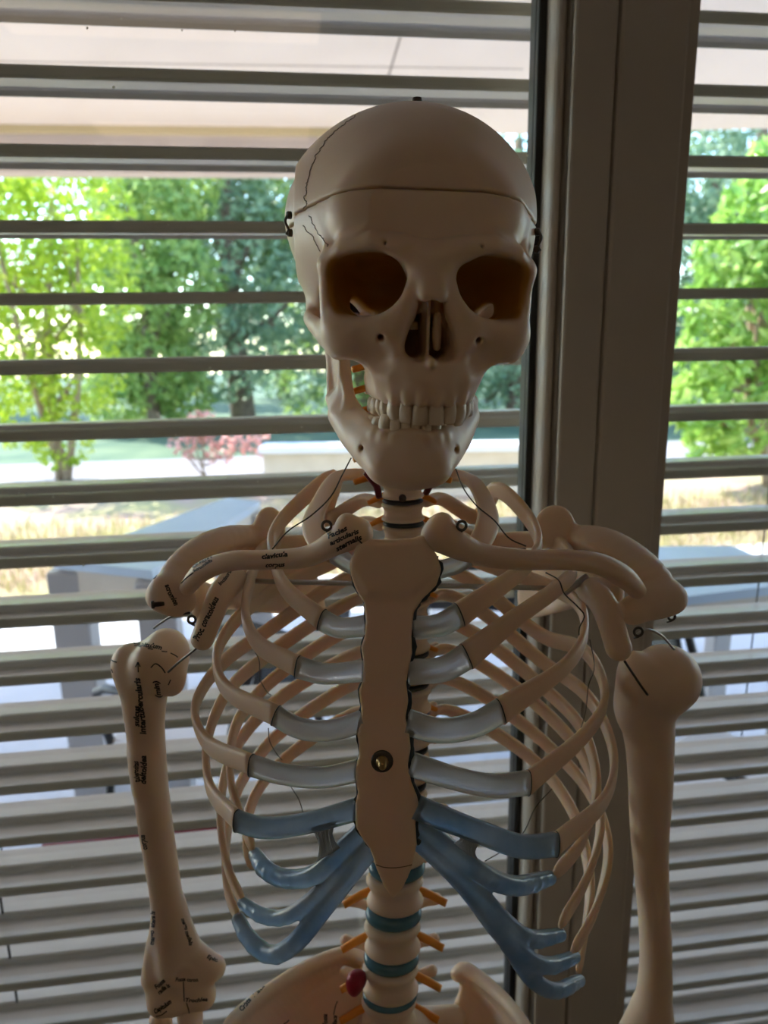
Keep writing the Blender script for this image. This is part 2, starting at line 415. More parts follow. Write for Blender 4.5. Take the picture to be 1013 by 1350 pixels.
# temple crest
both(lambda s: S.chain([A(s*52, -63, 38), A(s*50.5, -57, 48), A(s*52, -46, 62), A(s*57, -28, 78), A(s*62, 0, 92)], [3.2*mm, 3.2*mm, 2.5*mm, 2*mm, 1.6*mm], .006))
# hollow braincase
S.ell(A(OX*.6, 2, 61), A(60, 70, 59), 0, True)
S.ell(A(OX, 23, 69), A(71, 70, 52), .01, True)
S.ell(A(OX, 48, 52), A(45, 47, 40), .01, True)
S.ell(A(0, 45, 0), A(16, 18, 16), .004, True)
# orbit walls then the orbits themselves
def orb(s, g, sub, k):
    ax = rotm('Z', s*17.0)@rotm('Y', s*7.0)
    S.ell(A(s*31.4, -70, 27), (19.0*mm+g, 39*mm+g, 15.2*mm+g), k, sub, ax, 2.6)
def orb_wall(s):
    ax = rotm('Z', s*17.0)
    S.ell(A(s*29, -50, 27), A(22.5, 27, 18.5), .003, False, ax, 2.3)
both(orb_wall)
both(lambda s: S.ell(A(s*46, -52, 26), A(6.5, 15, 16), .004))
both(lambda s: orb(s, 0, True, .003))
# fissures, nerve holes
both(lambda s: S.chain([A(s*26, -44, 18.5), A(s*36, -48, 17)], [3.2*mm, 4.6*mm], .001, True))
both(lambda s: S.chain([A(s*32, -45, 17.5), A(s*42, -34, 13)], [4.4*mm, 8*mm], .002, True))
both(lambda s: S.chain([A(s*13.5, -48, 27), A(s*16, -48, 33), A(s*24, -51, 38)], [2.8*mm, 2.4*mm, 1.2*mm], .001, True))
both(lambda s: S.chain([A(s*22, -48, 19), A(s*27, -50, 16.5), A(s*35, -53, 13)], [2.4*mm, 4.0*mm, 4.8*mm], .001, True))
both(lambda s: S.chain([A(s*30, -50, 15), A(s*32, -38, 9), A(s*36, -20, 4)], [4*mm, 6*mm, 8*mm], .002, True))
both(lambda s: S.chain([A(s*25, -100, -1.5), A(s*25, -74, 2)], 1.7*mm, .001, True))
both(lambda s: S.chain([A(s*24, -95, 46), A(s*24, -80, 45)], 1.0*mm, .001, True))
both(lambda s: S.ell(A(s*29, -88, -10), A(9, 7, 7), .006, True))
# nasal opening
both(lambda s: S.chain([A(s*.5, -99, 18), A(s*2.5, -97, 10), A(s*5.5, -94, 0), A(s*6, -93, -3.5)], [3.6*mm, 5.6*mm, 7.0*mm, 7.2*mm], .002, True))
for yy in (-88, -80, -70, -60, -50, -40, -30):
    both(lambda s: S.chain([A(s*.5, yy, 17), A(s*2.5, yy, 10), A(s*5.5, yy, 0), A(s*6, yy, -3.5)], [3.6*mm, 5.6*mm, 7.0*mm, 7.4*mm], .002, True))
S.box(A(-.4, -58, 4), A(.9, 22, 18), .0006, .001)
S.chain([A(0, -88, -10), A(0, -60, -10)], 1.4*mm, .002)
S.chain([A(4.6, -76, 12), A(4.8, -74, 2), A(5.4, -72, -4)], [2.2*mm, 2.6*mm, 2.0*mm], .001)
# saw cut: cap and lower braincase
ZC = 63.8*mm
zz = S.ax[2][None, None, :]
gz = np.broadcast_to(zz+.106*S.ax[1][None, :, None], S.d.shape)
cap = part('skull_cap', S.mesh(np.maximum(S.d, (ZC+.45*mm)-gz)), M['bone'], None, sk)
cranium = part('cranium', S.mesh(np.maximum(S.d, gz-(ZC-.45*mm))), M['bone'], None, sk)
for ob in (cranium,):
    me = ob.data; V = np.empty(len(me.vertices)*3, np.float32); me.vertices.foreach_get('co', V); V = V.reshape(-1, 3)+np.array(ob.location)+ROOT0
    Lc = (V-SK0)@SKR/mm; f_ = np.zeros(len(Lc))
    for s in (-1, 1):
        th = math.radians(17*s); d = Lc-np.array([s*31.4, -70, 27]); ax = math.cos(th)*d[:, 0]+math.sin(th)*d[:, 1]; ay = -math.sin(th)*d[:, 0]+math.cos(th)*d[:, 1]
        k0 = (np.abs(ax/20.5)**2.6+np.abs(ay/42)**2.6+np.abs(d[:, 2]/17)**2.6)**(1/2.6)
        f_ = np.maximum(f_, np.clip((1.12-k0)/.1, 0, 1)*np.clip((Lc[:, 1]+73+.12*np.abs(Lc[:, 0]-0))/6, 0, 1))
    at = me.attributes.new('orbit_glow', 'FLOAT', 'POINT'); at.data.foreach_set('value', f_.astype(np.float32))  # mask for the painted backlight glow inside the orbits
cap['label'] = 'smooth domed skull cap above the saw cut'
# ---- lower jaw
S = Sculpt(A(-62, -108, -84), A(62, 20, 14), 1.1*mm)
low = [(0, -90, -67), (12, -88, -67), (21.5, -76, -63), (31, -56, -55), (37.5, -36, -46), (42, -16, -36)]
top = [(0, -87, -51), (9, -86, -51), (16.5, -80, -49), (21.5, -70, -46.5), (25.5, -56, -44), (32, -40, -40), (38, -30, -34)]
both(lambda s: S.chain([A(s*x, y, z) for x, y, z in low], [6*mm, 6*mm, 6*mm, 5.5*mm, 5*mm, 5*mm], .008))
both(lambda s: S.chain([A(s*x, y, z) for x, y, z in top], [4*mm, 4*mm, 4.2*mm, 4.6*mm, 5*mm, 4.5*mm, 4*mm], .010))
both(lambda s: S.chain([A(s*x, y, z) for x, y, z in [(0, -86, -59), (12, -84, -59), (21, -74, -56), (29, -57, -50), (37, -38, -43)]], 4.6*mm, .010))
S.chain([A(0, -91, -58), A(0, -93, -68)], [3*mm, 5*mm], .008)
both(lambda s: S.ell(A(s*10, -88, -67), A(9, 7, 6), .012))
# rami
both(lambda s: S.plate(A((-48, -38), (-20, -44), (-2, -38), (2, -24), (9, 4), (1, 6), (-8, -8), (-16, -10), (-30, 4), (-36, -2), (-38, -22)), A(s*42, 0, 0), (s*.15, 1, 0), (s*.10, 0, 1), 3.0*mm, .006, 1.5*mm))
both(lambda s: S.chain([A(s*34.5, -36, -36), A(s*37, -34, -20), A(s*39, -30, 2)], [4*mm, 3*mm, 2.6*mm], .005))
both(lambda s: S.chain([A(s*43, -4, -34), A(s*44, 1, -14), A(s*46, 5, 3)], [3.6*mm, 3.2*mm, 3.5*mm], .005))
both(lambda s: S.ell(A(s*48, 5, 6), A(9, 4.5, 4.5), .004))
both(lambda s: S.chain([A(s*27, -86, -57), A(s*23, -70, -57)], 1.5*mm, .001, True))
for x, r in [(3, 2.2), (8, 2.3), (13.5, 2.8), (18, 2.5)]:
    yy = np.interp(x, [a[0] for a in top], [a[1] for a in top])
    both(lambda s: S.chain([A(s*x, yy-3.2, -49), A(s*x*.98, yy-2, -60)], [r*mm, r*.6*mm], .003))
JAW0 = A(-7.0, 0, 0)
mandible = part('mandible', S.mesh(), M['bone'], None, lambda V: sk(np.asarray(V)@rotm('Z', -1.0).T+JAW0))
# ---- teeth
def tooth_mb(c, w, d, h, ang, up, wear=.0):
    """crown: rings of a rounded rectangle from gum to edge"""
    mb = MB(); seg = 14; th = np.linspace(0, 2*math.pi, seg, endpoint=False); V = []
    prof = [(.72, .80, -.25), (.80, .95, 0), (.95, 1.0, .3), (1.0, .85, .6), (1.0, .55, .85), (.93, .34, .97), (.75, .2, 1.0)]
    if w > 7.5*mm and d > 8*mm: prof = [(.8, .8, -.25), (.9, .95, 0), (1, 1, .35), (1, 1, .65), (.92, .9, .9), (.7, .65, 1.0)]
    ca, sa = math.cos(ang), math.sin(ang)
    for a, b2, t in prof:
        x = np.sign(np.cos(th))*np.abs(np.cos(th))**.62*w/2*a; y = np.sign(np.sin(th))*np.abs(np.sin(th))**.75*d/2*b2
        V.append(np.stack([c[0]+x*ca-y*sa, c[1]+x*sa+y*ca, np.full(seg, c[2]+(h*t if up else -h*t))], 1))
    f = []
    for i in range(len(prof)-1):
        for j in range(seg): f.append((i*seg+j, i*seg+(j+1) % seg, (i+1)*seg+(j+1) % seg, (i+1)*seg+j))
    f.append(tuple(range(seg))[::-1]); f.append(tuple((len(prof)-1)*seg+j for j in range(seg)))
    mb.add(np.concatenate(V), f); return mb
def row(parent, arc, sizes, zg, up, xf, out):
    """teeth set side by side along the arch"""
    a = np.array([(x, y) for x, y in arc], float)*mm; sp = spline(np.column_stack([a, np.zeros(len(a))]), 400)[:, :2]
    L = np.concatenate([[0], np.cumsum(np.linalg.norm(np.diff(sp, axis=0), axis=1))])
    u = 0.0
    for w, d, h in sizes:
        m = u+w*mm/2; x = np.interp(m, L, sp[:, 0]); y = np.interp(m, L, sp[:, 1])
        x2 = np.interp(m+1*mm, L, sp[:, 0]); y2 = np.interp(m+1*mm, L, sp[:, 1]); ang = math.atan2(y2-y, x2-x)
        for s in (-1, 1):
            zz_ = zg+random.uniform(-.15, .15)+(0 if up else -.05*abs(x/mm-0))
            mb = tooth_mb((s*x, y+out*mm, zz_*mm), w*mm*.985, d*mm, (h+random.uniform(-.2, .2))*mm, s*ang, up)
            mb.v = [xf(q) for q in mb.v]
            mpart('tooth', mb, M['tooth'], parent)
        u += w*mm
row(cranium, arch, [(8.4, 7, 10.8), (6.8, 6.2, 9.6), (7.6, 7.8, 10.8), (7, 8.6, 8.6), (6.8, 8.8, 8), (9.6, 10, 7.6), (9, 10, 7)], -32.2, False, sk, 2.2)
jx = lambda V: sk(np.asarray(V)@rotm('Z', -1.0).T+JAW0)
row(mandible, [(0, -88), (8, -87), (14.5, -81.5), (19, -73), (22, -64), (25, -52), (28, -40)], [(5.2, 5.6, 8.4), (5.7, 6, 8.4), (6.8, 7.4, 9.6), (7, 7.8, 8.4), (7, 8, 8), (10.6, 9.6, 7.6), (10, 9.4, 7)], -48.8, True, jx, 1.6)
# ---- cap fittings: bolt on top, hook-and-eye clasps at the sides, the wandering suture
def drape(ob, pts, off):
    """points pushed onto a part's surface along the line of sight"""
    base = ROOT0+np.array(ob.location)
    bv = BVHTree.FromPolygons([v.co[:] for v in ob.data.vertices], [p.vertices[:] for p in ob.data.polygons])
    out = []
    for p in pts:
        p = np.array(p); d = p/np.linalg.norm(p)
        h = bv.ray_cast(Vector(-base), Vector(d))
        out.append(None if h[0] is None else np.array(h[0])+base-d*off)
    return out
mb = MB(); t = sk(A(-3.5, -12, 129.5)); mb.lathe(t, [(1.4*mm, -3*mm), (1.4*mm, 1.2*mm), (2.6*mm, 1.2*mm), (2.9*mm, 2*mm), (2.6*mm, 3.3*mm), (1.2*mm, 3.6*mm)], seg=12)
mpart('cap_bolt', mb, M['darksteel'], cap)
def clasp(px, py, Y, side):
    c = P(px, py, Y)
    mb = MB()
    for q, dz in ((0, 2.5), (1, -7)):
        mb.lathe(c+A(0, 0, dz), [(2.2*mm, 0), (2.2*mm, 2*mm), (1.6*mm, 2.6*mm)], (side, -.5, 0), 10)
    mb.tube(spline([c+A(side*1.6, -1, 3), c+A(side*3.2, -1.6, -1), c+A(side*1.6, -1, -5.5), c+A(side*3, -1.5, -8)], 14), .8*mm, 6)
    return mb
mpart('cap_clasp', clasp(384, 290, .440, -1), M['darksteel'], cap)
mpart('cap_clasp', clasp(706, 312, .440, 1), M['darksteel'], cap)
def squiggle(pts, amp, n):
    q = spline([(x, y, 0) for x, y in pts], n); r = np.random.default_rng(4)
    nx = np.cumsum(r.normal(0, 1, n)); nx -= np.convolve(nx, np.ones(9)/9, 'same')
    q[:, 0] += amp*nx; q[:, 1] += amp*.6*r.normal(0, 1, n); return q
def line_on(ob, pix, rad, mname, name, amp=0.0, n=60):
    q = squiggle(pix, amp, n) if amp else spline([(x, y, 0) for x, y in pix], n)
    pts = [p for p in drape(ob, [P(x, y, .4) for x, y, _ in q], .1*mm) if p is not None]
    mb = MB(); mb.tube(pts, rad, 5); return mpart(name, mb, M[mname], ob)
line_on(cap, [(470, 152), (440, 175), (420, 200), (408, 230), (403, 255), (404, 275)], .28*mm, 'suture', 'coronal_suture', 1.0, 90)
line_on(cranium, [(408, 284), (413, 295), (420, 308), (428, 317), (434, 326)], .25*mm, 'suture', 'coronal_suture', .8, 40)
line_on(cranium, [(400, 297), (404, 304), (412, 311), (417, 322), (423, 331)], .25*mm, 'suture', 'squamous_suture', .6, 36)
# ============================================================ spine
def PX(px, py, Y): return P(px, py, Y)
def spx(z, Y):      # sideways place of the spine, from its gentle curve
    py = CY+F_PX*math.tan(math.atan2(-z, Y)-PITCH)
    px = np.interp(py, [660, 800, 950, 1100, 1195, 1250, 1335], [531, 537, 537, 527, 519, 517, 513])
    return P(px, py, Y)[0]
ZT = [-.100, -.1165, -.135, -.155, -.176, -.198, -.221, -.245, -.270, -.296, -.323, -.352]
YT = [.485, .490, .496, .502, .507, .510, .511, .511, .509, .506, .501, .495]
ZL = [-.384, -.4235, -.4645, -.504, -.541]
YL = [.490, .486, .483, .482, .486]
ZC_ = [-.083, -.067, -.051, -.036, -.022, -.008]
YC_ = [.482, .479, .477, .476, .477, .480]
def vertebra(kind, c, sc):
    """c: middle of the body; own shape sculpted once per level"""
    w, d, h, tl, sl_, sd = sc
    S = Sculpt(A(-tl-8, -d-5, -h*1.9-10), A(tl+8, d+sl_+14, h*1.3+12), 1.05*mm if kind != 'L' else 1.25*mm)
    S.ell(A(0, 0, h*.62), A(w, d, h*.34), 0); S.ell(A(0, 0, -h*.62), A(w, d, h*.34), .003)
    S.ell(A(0, 0, 0), A(w*.84, d*.84, h*1.5), h*.5*mm)
    S.ell(A(0, 0, h*1.2), A(w*1.2, d*1.2, h*.42), .001, True); S.ell(A(0, 0, -h*1.2), A(w*1.2, d*1.2, h*.42), .001, True)
    for s in (-1, 1):
        S.chain([A(s*w*.55, d*.6, h*.35), A(s*w*.62, d*1.55, h*.3)], [h*.34*mm, h*.32*mm], .003)
        S.chain([A(s*w*.62, d*1.5, h*.3), A(s*tl*.7, d*1.7+1, h*.35), A(s*tl, d*1.75+sd, h*.4)], [h*.3*mm, h*.24*mm, h*.3*mm], .003)
        S.chain([A(s*w*.6, d*1.55, h*.9), A(s*w*.58, d*1.8, -h*.6)], [h*.3*mm, h*.36*mm], .003)
        S.chain([A(s*w*.6, d*1.6, 0), A(0, d*2.15, -h*.3)], [h*.3*mm, h*.3*mm], .003)
    dr = {'L': .35, 'T': 1.5, 'C': .7}[kind]*h
    S.chain([A(0, d*2.1, -h*.3), A(0, d*2.1+sl_, -h*.3-dr)], [h*.22*mm, h*.26*mm], .003, flat=((1, 0, 0), 1.7 if kind == 'L' else 1.3))
    return part('vertebra', S.mesh(), M['bone'], None, lambda V: V+c)
def disc(c, w, d, h, m):
    mb = MB(); prof = [(.90, -h), (.99, -h*.55), (1.01, 0), (.99, h*.55), (.90, h)]
    mb.lathe(c, [(r*w*mm, z*mm) for r, z in prof], seg=28, xs=(1, d/w))
    return mpart('intervertebral_disc', mb, m)
def tilt_c(z, Y): return np.array([spx(z, Y), Y, z])
SPN = []
for i, (z, Y) in enumerate(zip(ZC_, YC_)): SPN.append(('C', z, Y, (12.5, 8.5, 6.0, 24, 14, 2)))
SPN = SPN[::-1]
for i, (z, Y) in enumerate(zip(ZT, YT)):
    f = i/11; g_ = (ZT[i]-ZT[i+1] if i < 11 else .030)/mm; SPN.append(('T', z, Y, (15.0+5.0*f, 11+4*f, (g_/2-1.9)/.93, 27-5*f, 22-4*f, 9-5*f)))
for z, Y in zip(ZL, YL): SPN.append(('L', z, Y, (22.5, 16.5, 15.8, 38, 20, 3)))
for i, (k, z, Y, sc) in enumerate(SPN):
    c = tilt_c(z, Y); vb = vertebra(k, c, sc)
    if i+1 < len(SPN):
        c2 = tilt_c(SPN[i+1][1], SPN[i+1][2]); sc2 = SPN[i+1][3]
        gap = (c[2]-c2[2])/mm; m_ = (c+c2)/2; hh = max((gap-(sc[2]+sc2[2])*.93)/2, 1.4); hh = min(hh, 5.0)
        lum = k == 'L' or i == 17
        q_ = .99 if lum else .93; disc(m_, (sc[0]+sc2[0])/2*q_, (sc[1]+sc2[1])/2*q_, hh, M['disc'] if lum else M['discdark'])
    # nerve roots leave between the levels on both sides
    if True:
        for s in (-1, 1):
            zr = z-sc[2]*1.05*mm
            if k == 'L': q = [A(s*12, 22, 0), A(s*26, 17, -2), A(s*42, 11, -7)]; rr = [3.6*mm, 3.4*mm, 3.0*mm]
            elif k == 'T': q = [A(s*7, 15, 2), A(s*15, 12, 0), A(s*24, 14, -5)]; rr = [2.6*mm, 2.4*mm, 1.8*mm]
            else: q = [A(s*7, 10, 2), A(s*20, 3, -1), A(s*33, -2, -4)]; rr = [2.6*mm, 2.4*mm, 2.2*mm]
            mb = MB(); mb.tube(spline([p+np.array([c[0], c[1], zr]) for p in q], 10), np.interp(np.linspace(0, 1, 10), [0, .5, 1], rr), 8)
            mpart('nerve_root', mb, M['nerve'])
# front screws of the two vertebrae seen below the chin
for px, py in ((531, 657),):
    mb = MB(); c = P(px, py, .4735); mb.lathe(c, [(2.6*mm, -2*mm), (2.6*mm, 1*mm), (1.8*mm, 1.4*mm), (1.0*mm, .6*mm)], (0, -1, 0), 12)
    mpart('spine_screw', mb, M['darksteel'])
for s, pts in ((-1, [(482, 622, .468), (490, 632, .468), (497, 642, .472), (500, 655, .476)]), (1, [(575, 632, .468), (568, 640, .47), (562, 650, .475)])):
    mb = MB(); mb.tube(spline([P(*p) for p in pts], 14), 2.3*mm, 8); mpart('artery', mb, M['artery'])
S = Sculpt(P(466, 1297, .468)-A(14, 14, 18), P(466, 1297, .468)+A(16, 16, 18), .9*mm)
S.ell(P(467, 1297, .47), A(6.5, 7, 10.5), 0); S.ell(P(474, 1290, .474), A(6, 6, 7), .005)
part('herniated_disc', S.mesh(), M['hernia'])
# ============================================================ breastbone
sp0, sp1 = P(520, 712, .400), P(512, 1150, .356)
su = np.array([1.0, 0, 0]); sv = (sp1-sp0); sv[0] = 0; sv /= np.linalg.norm(sv); sn = np.cross(su, sv)   # sn points to the back or front
def on_st(px, py):
    d = P(px, py, 1.0); return d*((sp0@sn)/(d@sn))
def st_uv(px, py):
    p = on_st(px, py)-sp0; return (p@su, p@sv)
OUT = [(487, 714), (475, 722), (467, 738), (466, 757), (471, 775), (482, 793), (484, 815), (483, 838), (478, 852), (481, 872), (480, 898), (475, 910), (478, 930), (478, 949), (473, 966), (476, 992), (471, 1010), (471, 1028), (474, 1044), (470, 1062), (471, 1088), (480, 1104), (490, 1117), (497, 1140), (508, 1166), (518, 1180), (529, 1169), (537, 1152), (543, 1138), (548, 1112), (546, 1083), (551, 1066), (549, 1050), (541, 1030), (536, 1008), (540, 985), (538, 965), (533, 945), (537, 923), (534, 900), (537, 882), (542, 860), (541, 838), (544, 806), (556, 788), (574, 770), (578, 750), (573, 733), (556, 709), (545, 714), (520, 717), (500, 715)]
uv = np.array([st_uv(*p) for p in OUT]); pts3 = np.array([sp0+a*su+b*sv for a, b in uv])
S = Sculpt(pts3.min(0)-.014, pts3.max(0)+.014, 1.1*mm)
S.plate(uv, sp0, su, sv, 2.8*mm, 0, .7*mm)
S.plate(np.array([st_uv(*p) for p in [(478, 722), (470, 745), (488, 775), (540, 775), (570, 750), (556, 718)]]), sp0, su, sv, 3.6*mm, .010, 0)
sternum = part('sternum', S.mesh(), M['bone'], it=2)
back = sn if sn[1] > 0 else -sn
def seam(idx, rad, amp, dx):
    q = np.array([pts3[i] for i in idx]); q = spline(q, 70); r = np.random.default_rng(3)
    q[:, 0] += amp*r.normal(0, 1, len(q)); q += back*.0004; q[:, 0] += dx
    mb = MB(); mb.tube(q, rad, 6); return mpart('glue_seam', mb, M['glue'], sternum)
seam(list(range(29, 48)), 1.8*mm, .0006, .0012)
seam(list(range(2, 23)), .9*mm, .0003, -.0007)
mb = MB(); q = [on_st(*p)-back*.0027 for p in [(496, 1137), (505, 1140), (520, 1141), (535, 1139), (543, 1137)]]
mb.tube(spline(q, 12), .35*mm, 5); mpart('xiphoid_joint', mb, M['suture'], sternum)
c = on_st(504, 1001)-back*.0030
mb = MB(); mb.lathe(c, [(6.4*mm, 0), (6.4*mm, .5*mm), (5.2*mm, .9*mm), (3.6*mm, .9*mm)], -back, 22); mpart('washer', mb, M['darksteel'], sternum)
mb = MB(); mb.lathe(c-back*.0006, [(3.6*mm, 0), (3.6*mm, 1.5*mm), (2.4*mm, 1.9*mm), (2.4*mm, 6*mm), (1.6*mm, 6.6*mm)], -back+np.array([.05, 0, -.12]), 12); mpart('sternum_bolt', mb, M['brass'], sternum)
# ============================================================ ribs
CEN = np.array([.012, .445])
def sweep(q, hh, tt, nfun, m, name, parent=None, seg=14, round_ends=(True, True)):
    n = len(q); T = np.gradient(q, axis=0); T /= np.linalg.norm(T, axis=1)[:, None]
    th = np.linspace(0, 2*math.pi, seg, endpoint=False); ct, st = np.cos(th), np.sin(th); e = .62
    ct = np.sign(ct)*np.abs(ct)**e; st = np.sign(st)*np.abs(st)**e
    V = []
    for i in range(n):
        N = nfun(q[i], i/(n-1)); N = N-T[i]*(N@T[i]); N /= np.linalg.norm(N); B = np.cross(T[i], N)
        V.append(q[i]+hh[i]/2*st[:, None]*B+tt[i]/2*ct[:, None]*N)
    V = np.concatenate(V); f = []
    for i in range(n-1):
        for j in range(seg):
            k = (j+1) % seg; f.append((i*seg+j, i*seg+k, (i+1)*seg+k, (i+1)*seg+j))
    f.append(tuple(range(seg))[::-1]); f.append(tuple((n-1)*seg+j for j in range(seg)))
    mb = MB(); mb.add(V, f); return mpart(name, mb, m, parent)
def out_n(p, t):
    return np.array([(p[0]-CEN[0])*.9, (p[1]-CEN[1])*1.1, .012])
def taper(n, a, b, ends=(True, True), w=.03):
    t = np.linspace(0, 1, n); v = np.interp(t, np.linspace(0, 1, len(a)), a)
    k = np.ones(n)
    if ends[0]: k *= np.clip(t/w, .0, 1)**.5*.55+.45
    if ends[1]: k *= np.clip((1-t)/w, .0, 1)**.5*.55+.45
    return v*k*b
RIBS = {
 -1: {1: ([(474, 626, .506), (446, 629, .494), (424, 660, .466), (413, 687, .440), (420, 712, .422), (444, 732, .409)], [(444, 732, .409), (458, 742, .404), (472, 748, .401)]),
      2: ([(440, 630, .520), (385, 672, .500), (360, 705, .475), (359, 730, .455), (376, 775, .428), (425, 818, .404)], [(424, 817, .404), (445, 827, .399), (484, 825, .391)]),
      3: ([(420, 680, .545), (352, 722, .505), (328, 775, .462), (324, 812, .440), (340, 848, .418), (394, 879, .394)], [(392, 879, .394), (425, 888, .389), (482, 884, .384)]),
      4: ([(405, 752, .545), (350, 785, .520), (300, 832, .470), (285, 872, .438), (298, 908, .418), (365, 944, .386)], [(363, 943, .386), (395, 960, .381), (435, 963, .378), (480, 950, .377)]),
      5: ([(405, 812, .550), (350, 833, .525), (296, 872, .482), (265, 912, .455), (257, 940, .440), (272, 978, .420), (333, 1009, .386)], [(331, 1009, .386), (375, 1021, .378), (425, 1025, .373), (476, 1015, .371)]),
      6: ([(410, 878, .552), (350, 866, .530), (298, 915, .488), (273, 980, .452), (277, 1038, .424), (314, 1083, .388)], [(312, 1082, .388), (345, 1091, .380), (400, 1086, .372), (474, 1066, .366)]),
      7: ([(410, 945, .552), (352, 903, .533), (312, 955, .498), (304, 1025, .460), (334, 1122, .412)], None),
      8: ([(415, 1000, .550), (352, 935, .535), (306, 995, .500), (291, 1065, .462), (301, 1145, .430), (322, 1192, .412)], None),
      9: ([(425, 1040, .548), (355, 980, .537), (314, 1040, .506), (299, 1105, .470), (300, 1172, .440), (315, 1213, .420)], None),
      10: ([(440, 1072, .542), (358, 1018, .532), (330, 1065, .508), (326, 1112, .487), (333, 1146, .476)], None)},
 1: {1: ([(596, 626, .506), (622, 634, .492), (641, 665, .464), (643, 692, .438), (632, 716, .420), (612, 738, .407)], [(614, 736, .407), (598, 746, .403), (575, 752, .400)]),
     2: ([(655, 646, .515), (698, 685, .488), (710, 720, .462), (690, 750, .436), (650, 780, .416), (605, 811, .402)], [(606, 810, .402), (580, 824, .396), (542, 828, .390)]),
     3: ([(655, 690, .545), (732, 715, .508), (756, 750, .468), (735, 775, .440), (680, 815, .412), (615, 866, .392)], [(616, 865, .392), (585, 882, .387), (537, 886, .384)]),
     4: ([(645, 755, .545), (720, 772, .525), (762, 795, .492), (770, 838, .452), (748, 876, .424), (660, 938, .388)], [(661, 937, .388), (625, 956, .381), (580, 963, .377), (536, 952, .376)]),
     5: ([(645, 825, .550), (715, 838, .533), (768, 856, .500), (794, 895, .466), (796, 930, .444), (772, 968, .420), (696, 1033, .386)], [(697, 1032, .386), (650, 1036, .378), (600, 1026, .373), (541, 1007, .371)]),
     6: ([(645, 888, .552), (715, 872, .536), (772, 915, .502), (802, 966, .470), (810, 1012, .446), (797, 1055, .422), (732, 1114, .386)], [(734, 1113, .386), (690, 1116, .378), (635, 1098, .370), (548, 1064, .364)]),
     7: ([(650, 952, .552), (715, 905, .537), (768, 962, .503), (787, 1035, .470), (768, 1108, .438), (730, 1155, .412)], None),
     8: ([(655, 1008, .550), (716, 936, .537), (772, 1003, .505), (792, 1080, .474), (778, 1148, .446), (738, 1222, .412)], None),
     9: ([(660, 1046, .548), (717, 978, .536), (778, 1045, .506), (802, 1115, .478), (788, 1192, .450), (754, 1258, .418)], None),
     10: ([(662, 1082, .542), (714, 1012, .532), (760, 1080, .508), (778, 1165, .484), (769, 1245, .452), (762, 1285, .432)], None)}}
for s in (-1, 1):
    for i in range(1, 11):
        fr, ca = RIBS[s][i]; z, Y = ZT[i-1], YT[i-1]; c = tilt_c(z, Y)
        w = SPN[5+i][3][0]*mm; d = SPN[5+i][3][1]*mm
        if i == 1: rear = [c+np.array([s*w*.9, .012, .006])]
        else:
            rear = [c+np.array([s*w*.9, d*.7, .004]), c+np.array([s*.029, .029, .002]), c+np.array([s*.058, .044 if i < 9 else .042, -.016])]
            if i >= 3: fr = fr[1:]
        pts = rear+[P(*p) for p in fr]
        n = 64; q = spline(pts, n)
        hf = (13.4 if s < 0 else (18.0 if i in (3, 4) else 16.0))*mm
        if i == 1:
            sweep(q, taper(n, [9, 12, 14, 15, 13], mm, (True, False)), taper(n, [5, 4.5, 4.5, 5], mm, (True, False)), lambda p, t: np.array([(p[0]-CEN[0])*.5, -.055, .065]), M['bone'], 'rib')
        else:
            endr = ca is None
            h1 = hf if i < 7 else 10.5*mm
            sweep(q, taper(n, [8.5*mm, 12*mm, 13*mm, 12.5*mm, 11.5*mm, 12*mm, h1], 1.0, (True, endr)), taper(n, [6.5, 6, 5.4, 5.4, 5.4, 5.4], mm, (True, endr)), out_n, M['bone'], 'rib')
        if ca:
            n = 28; q = spline([P(*p) for p in ca], n)
            h1 = (13.6 if s < 0 else (16.4 if i in (3, 4) else 15.0))*mm if i > 1 else 12*mm
            sweep(q, taper(n, [h1, h1*.92, h1*.88, h1*.95], 1.0, (False, False)), taper(n, [7.5, 7.5, 7.5], mm, (False, False)), (out_n if i > 1 else (lambda p, t: np.array([0, -.6, .8]))), M['cart'] if i < 6 else M['cartblue'], 'costal_cartilage')
            if i > 1:
                mb = MB(); a0, a1 = q[0], q[1]; T = (a1-a0)/np.linalg.norm(a1-a0)
                N = out_n(a0, 0); N -= T*(N@T); N /= np.linalg.norm(N); B = np.cross(T, N); th = np.linspace(0, 2*math.pi, 25)
                ring = np.array([a0+T*.0004+h1/2*1.02*np.sign(math.sin(a))*abs(math.sin(a))**.8*B+4.0*mm*np.sign(math.cos(a))*abs(math.cos(a))**.8*N for a in th])
                mb.tube(ring, .4*mm, 5, cap=False); mpart('glue_seam', mb, M['glue'])
# joined lower cartilages, one blue moulding per side
LOW = {-1: [([(337, 1127, .412), (350, 1146, .398), (373, 1158, .388), (413, 1154, .376), (446, 1125, .372), (484, 1088, .3695)], 6.2),
            ([(321, 1191, .412), (343, 1206, .400), (372, 1210, .390), (402, 1194, .382), (440, 1158, .375), (487, 1112, .368)], 5.4),
            ([(315, 1213, .420), (328, 1238, .408), (356, 1259, .396), (386, 1246, .386), (425, 1200, .378), (488, 1122, .368)], 6.4)],
       1: [([(724, 1158, .412), (678, 1168, .390), (636, 1152, .376), (590, 1116, .371), (549, 1082, .3685)], 6.6),
           ([(738, 1233, .412), (700, 1238, .396), (665, 1215, .384), (620, 1165, .375), (548, 1098, .3685)], 6.2),
           ([(757, 1262, .420), (728, 1273, .404), (700, 1267, .392), (662, 1232, .382), (610, 1165, .375), (546, 1104, .3685)], 6.2),
           ([(764, 1293, .430), (735, 1306, .412), (704, 1293, .396), (670, 1246, .384)], 6.0)]}
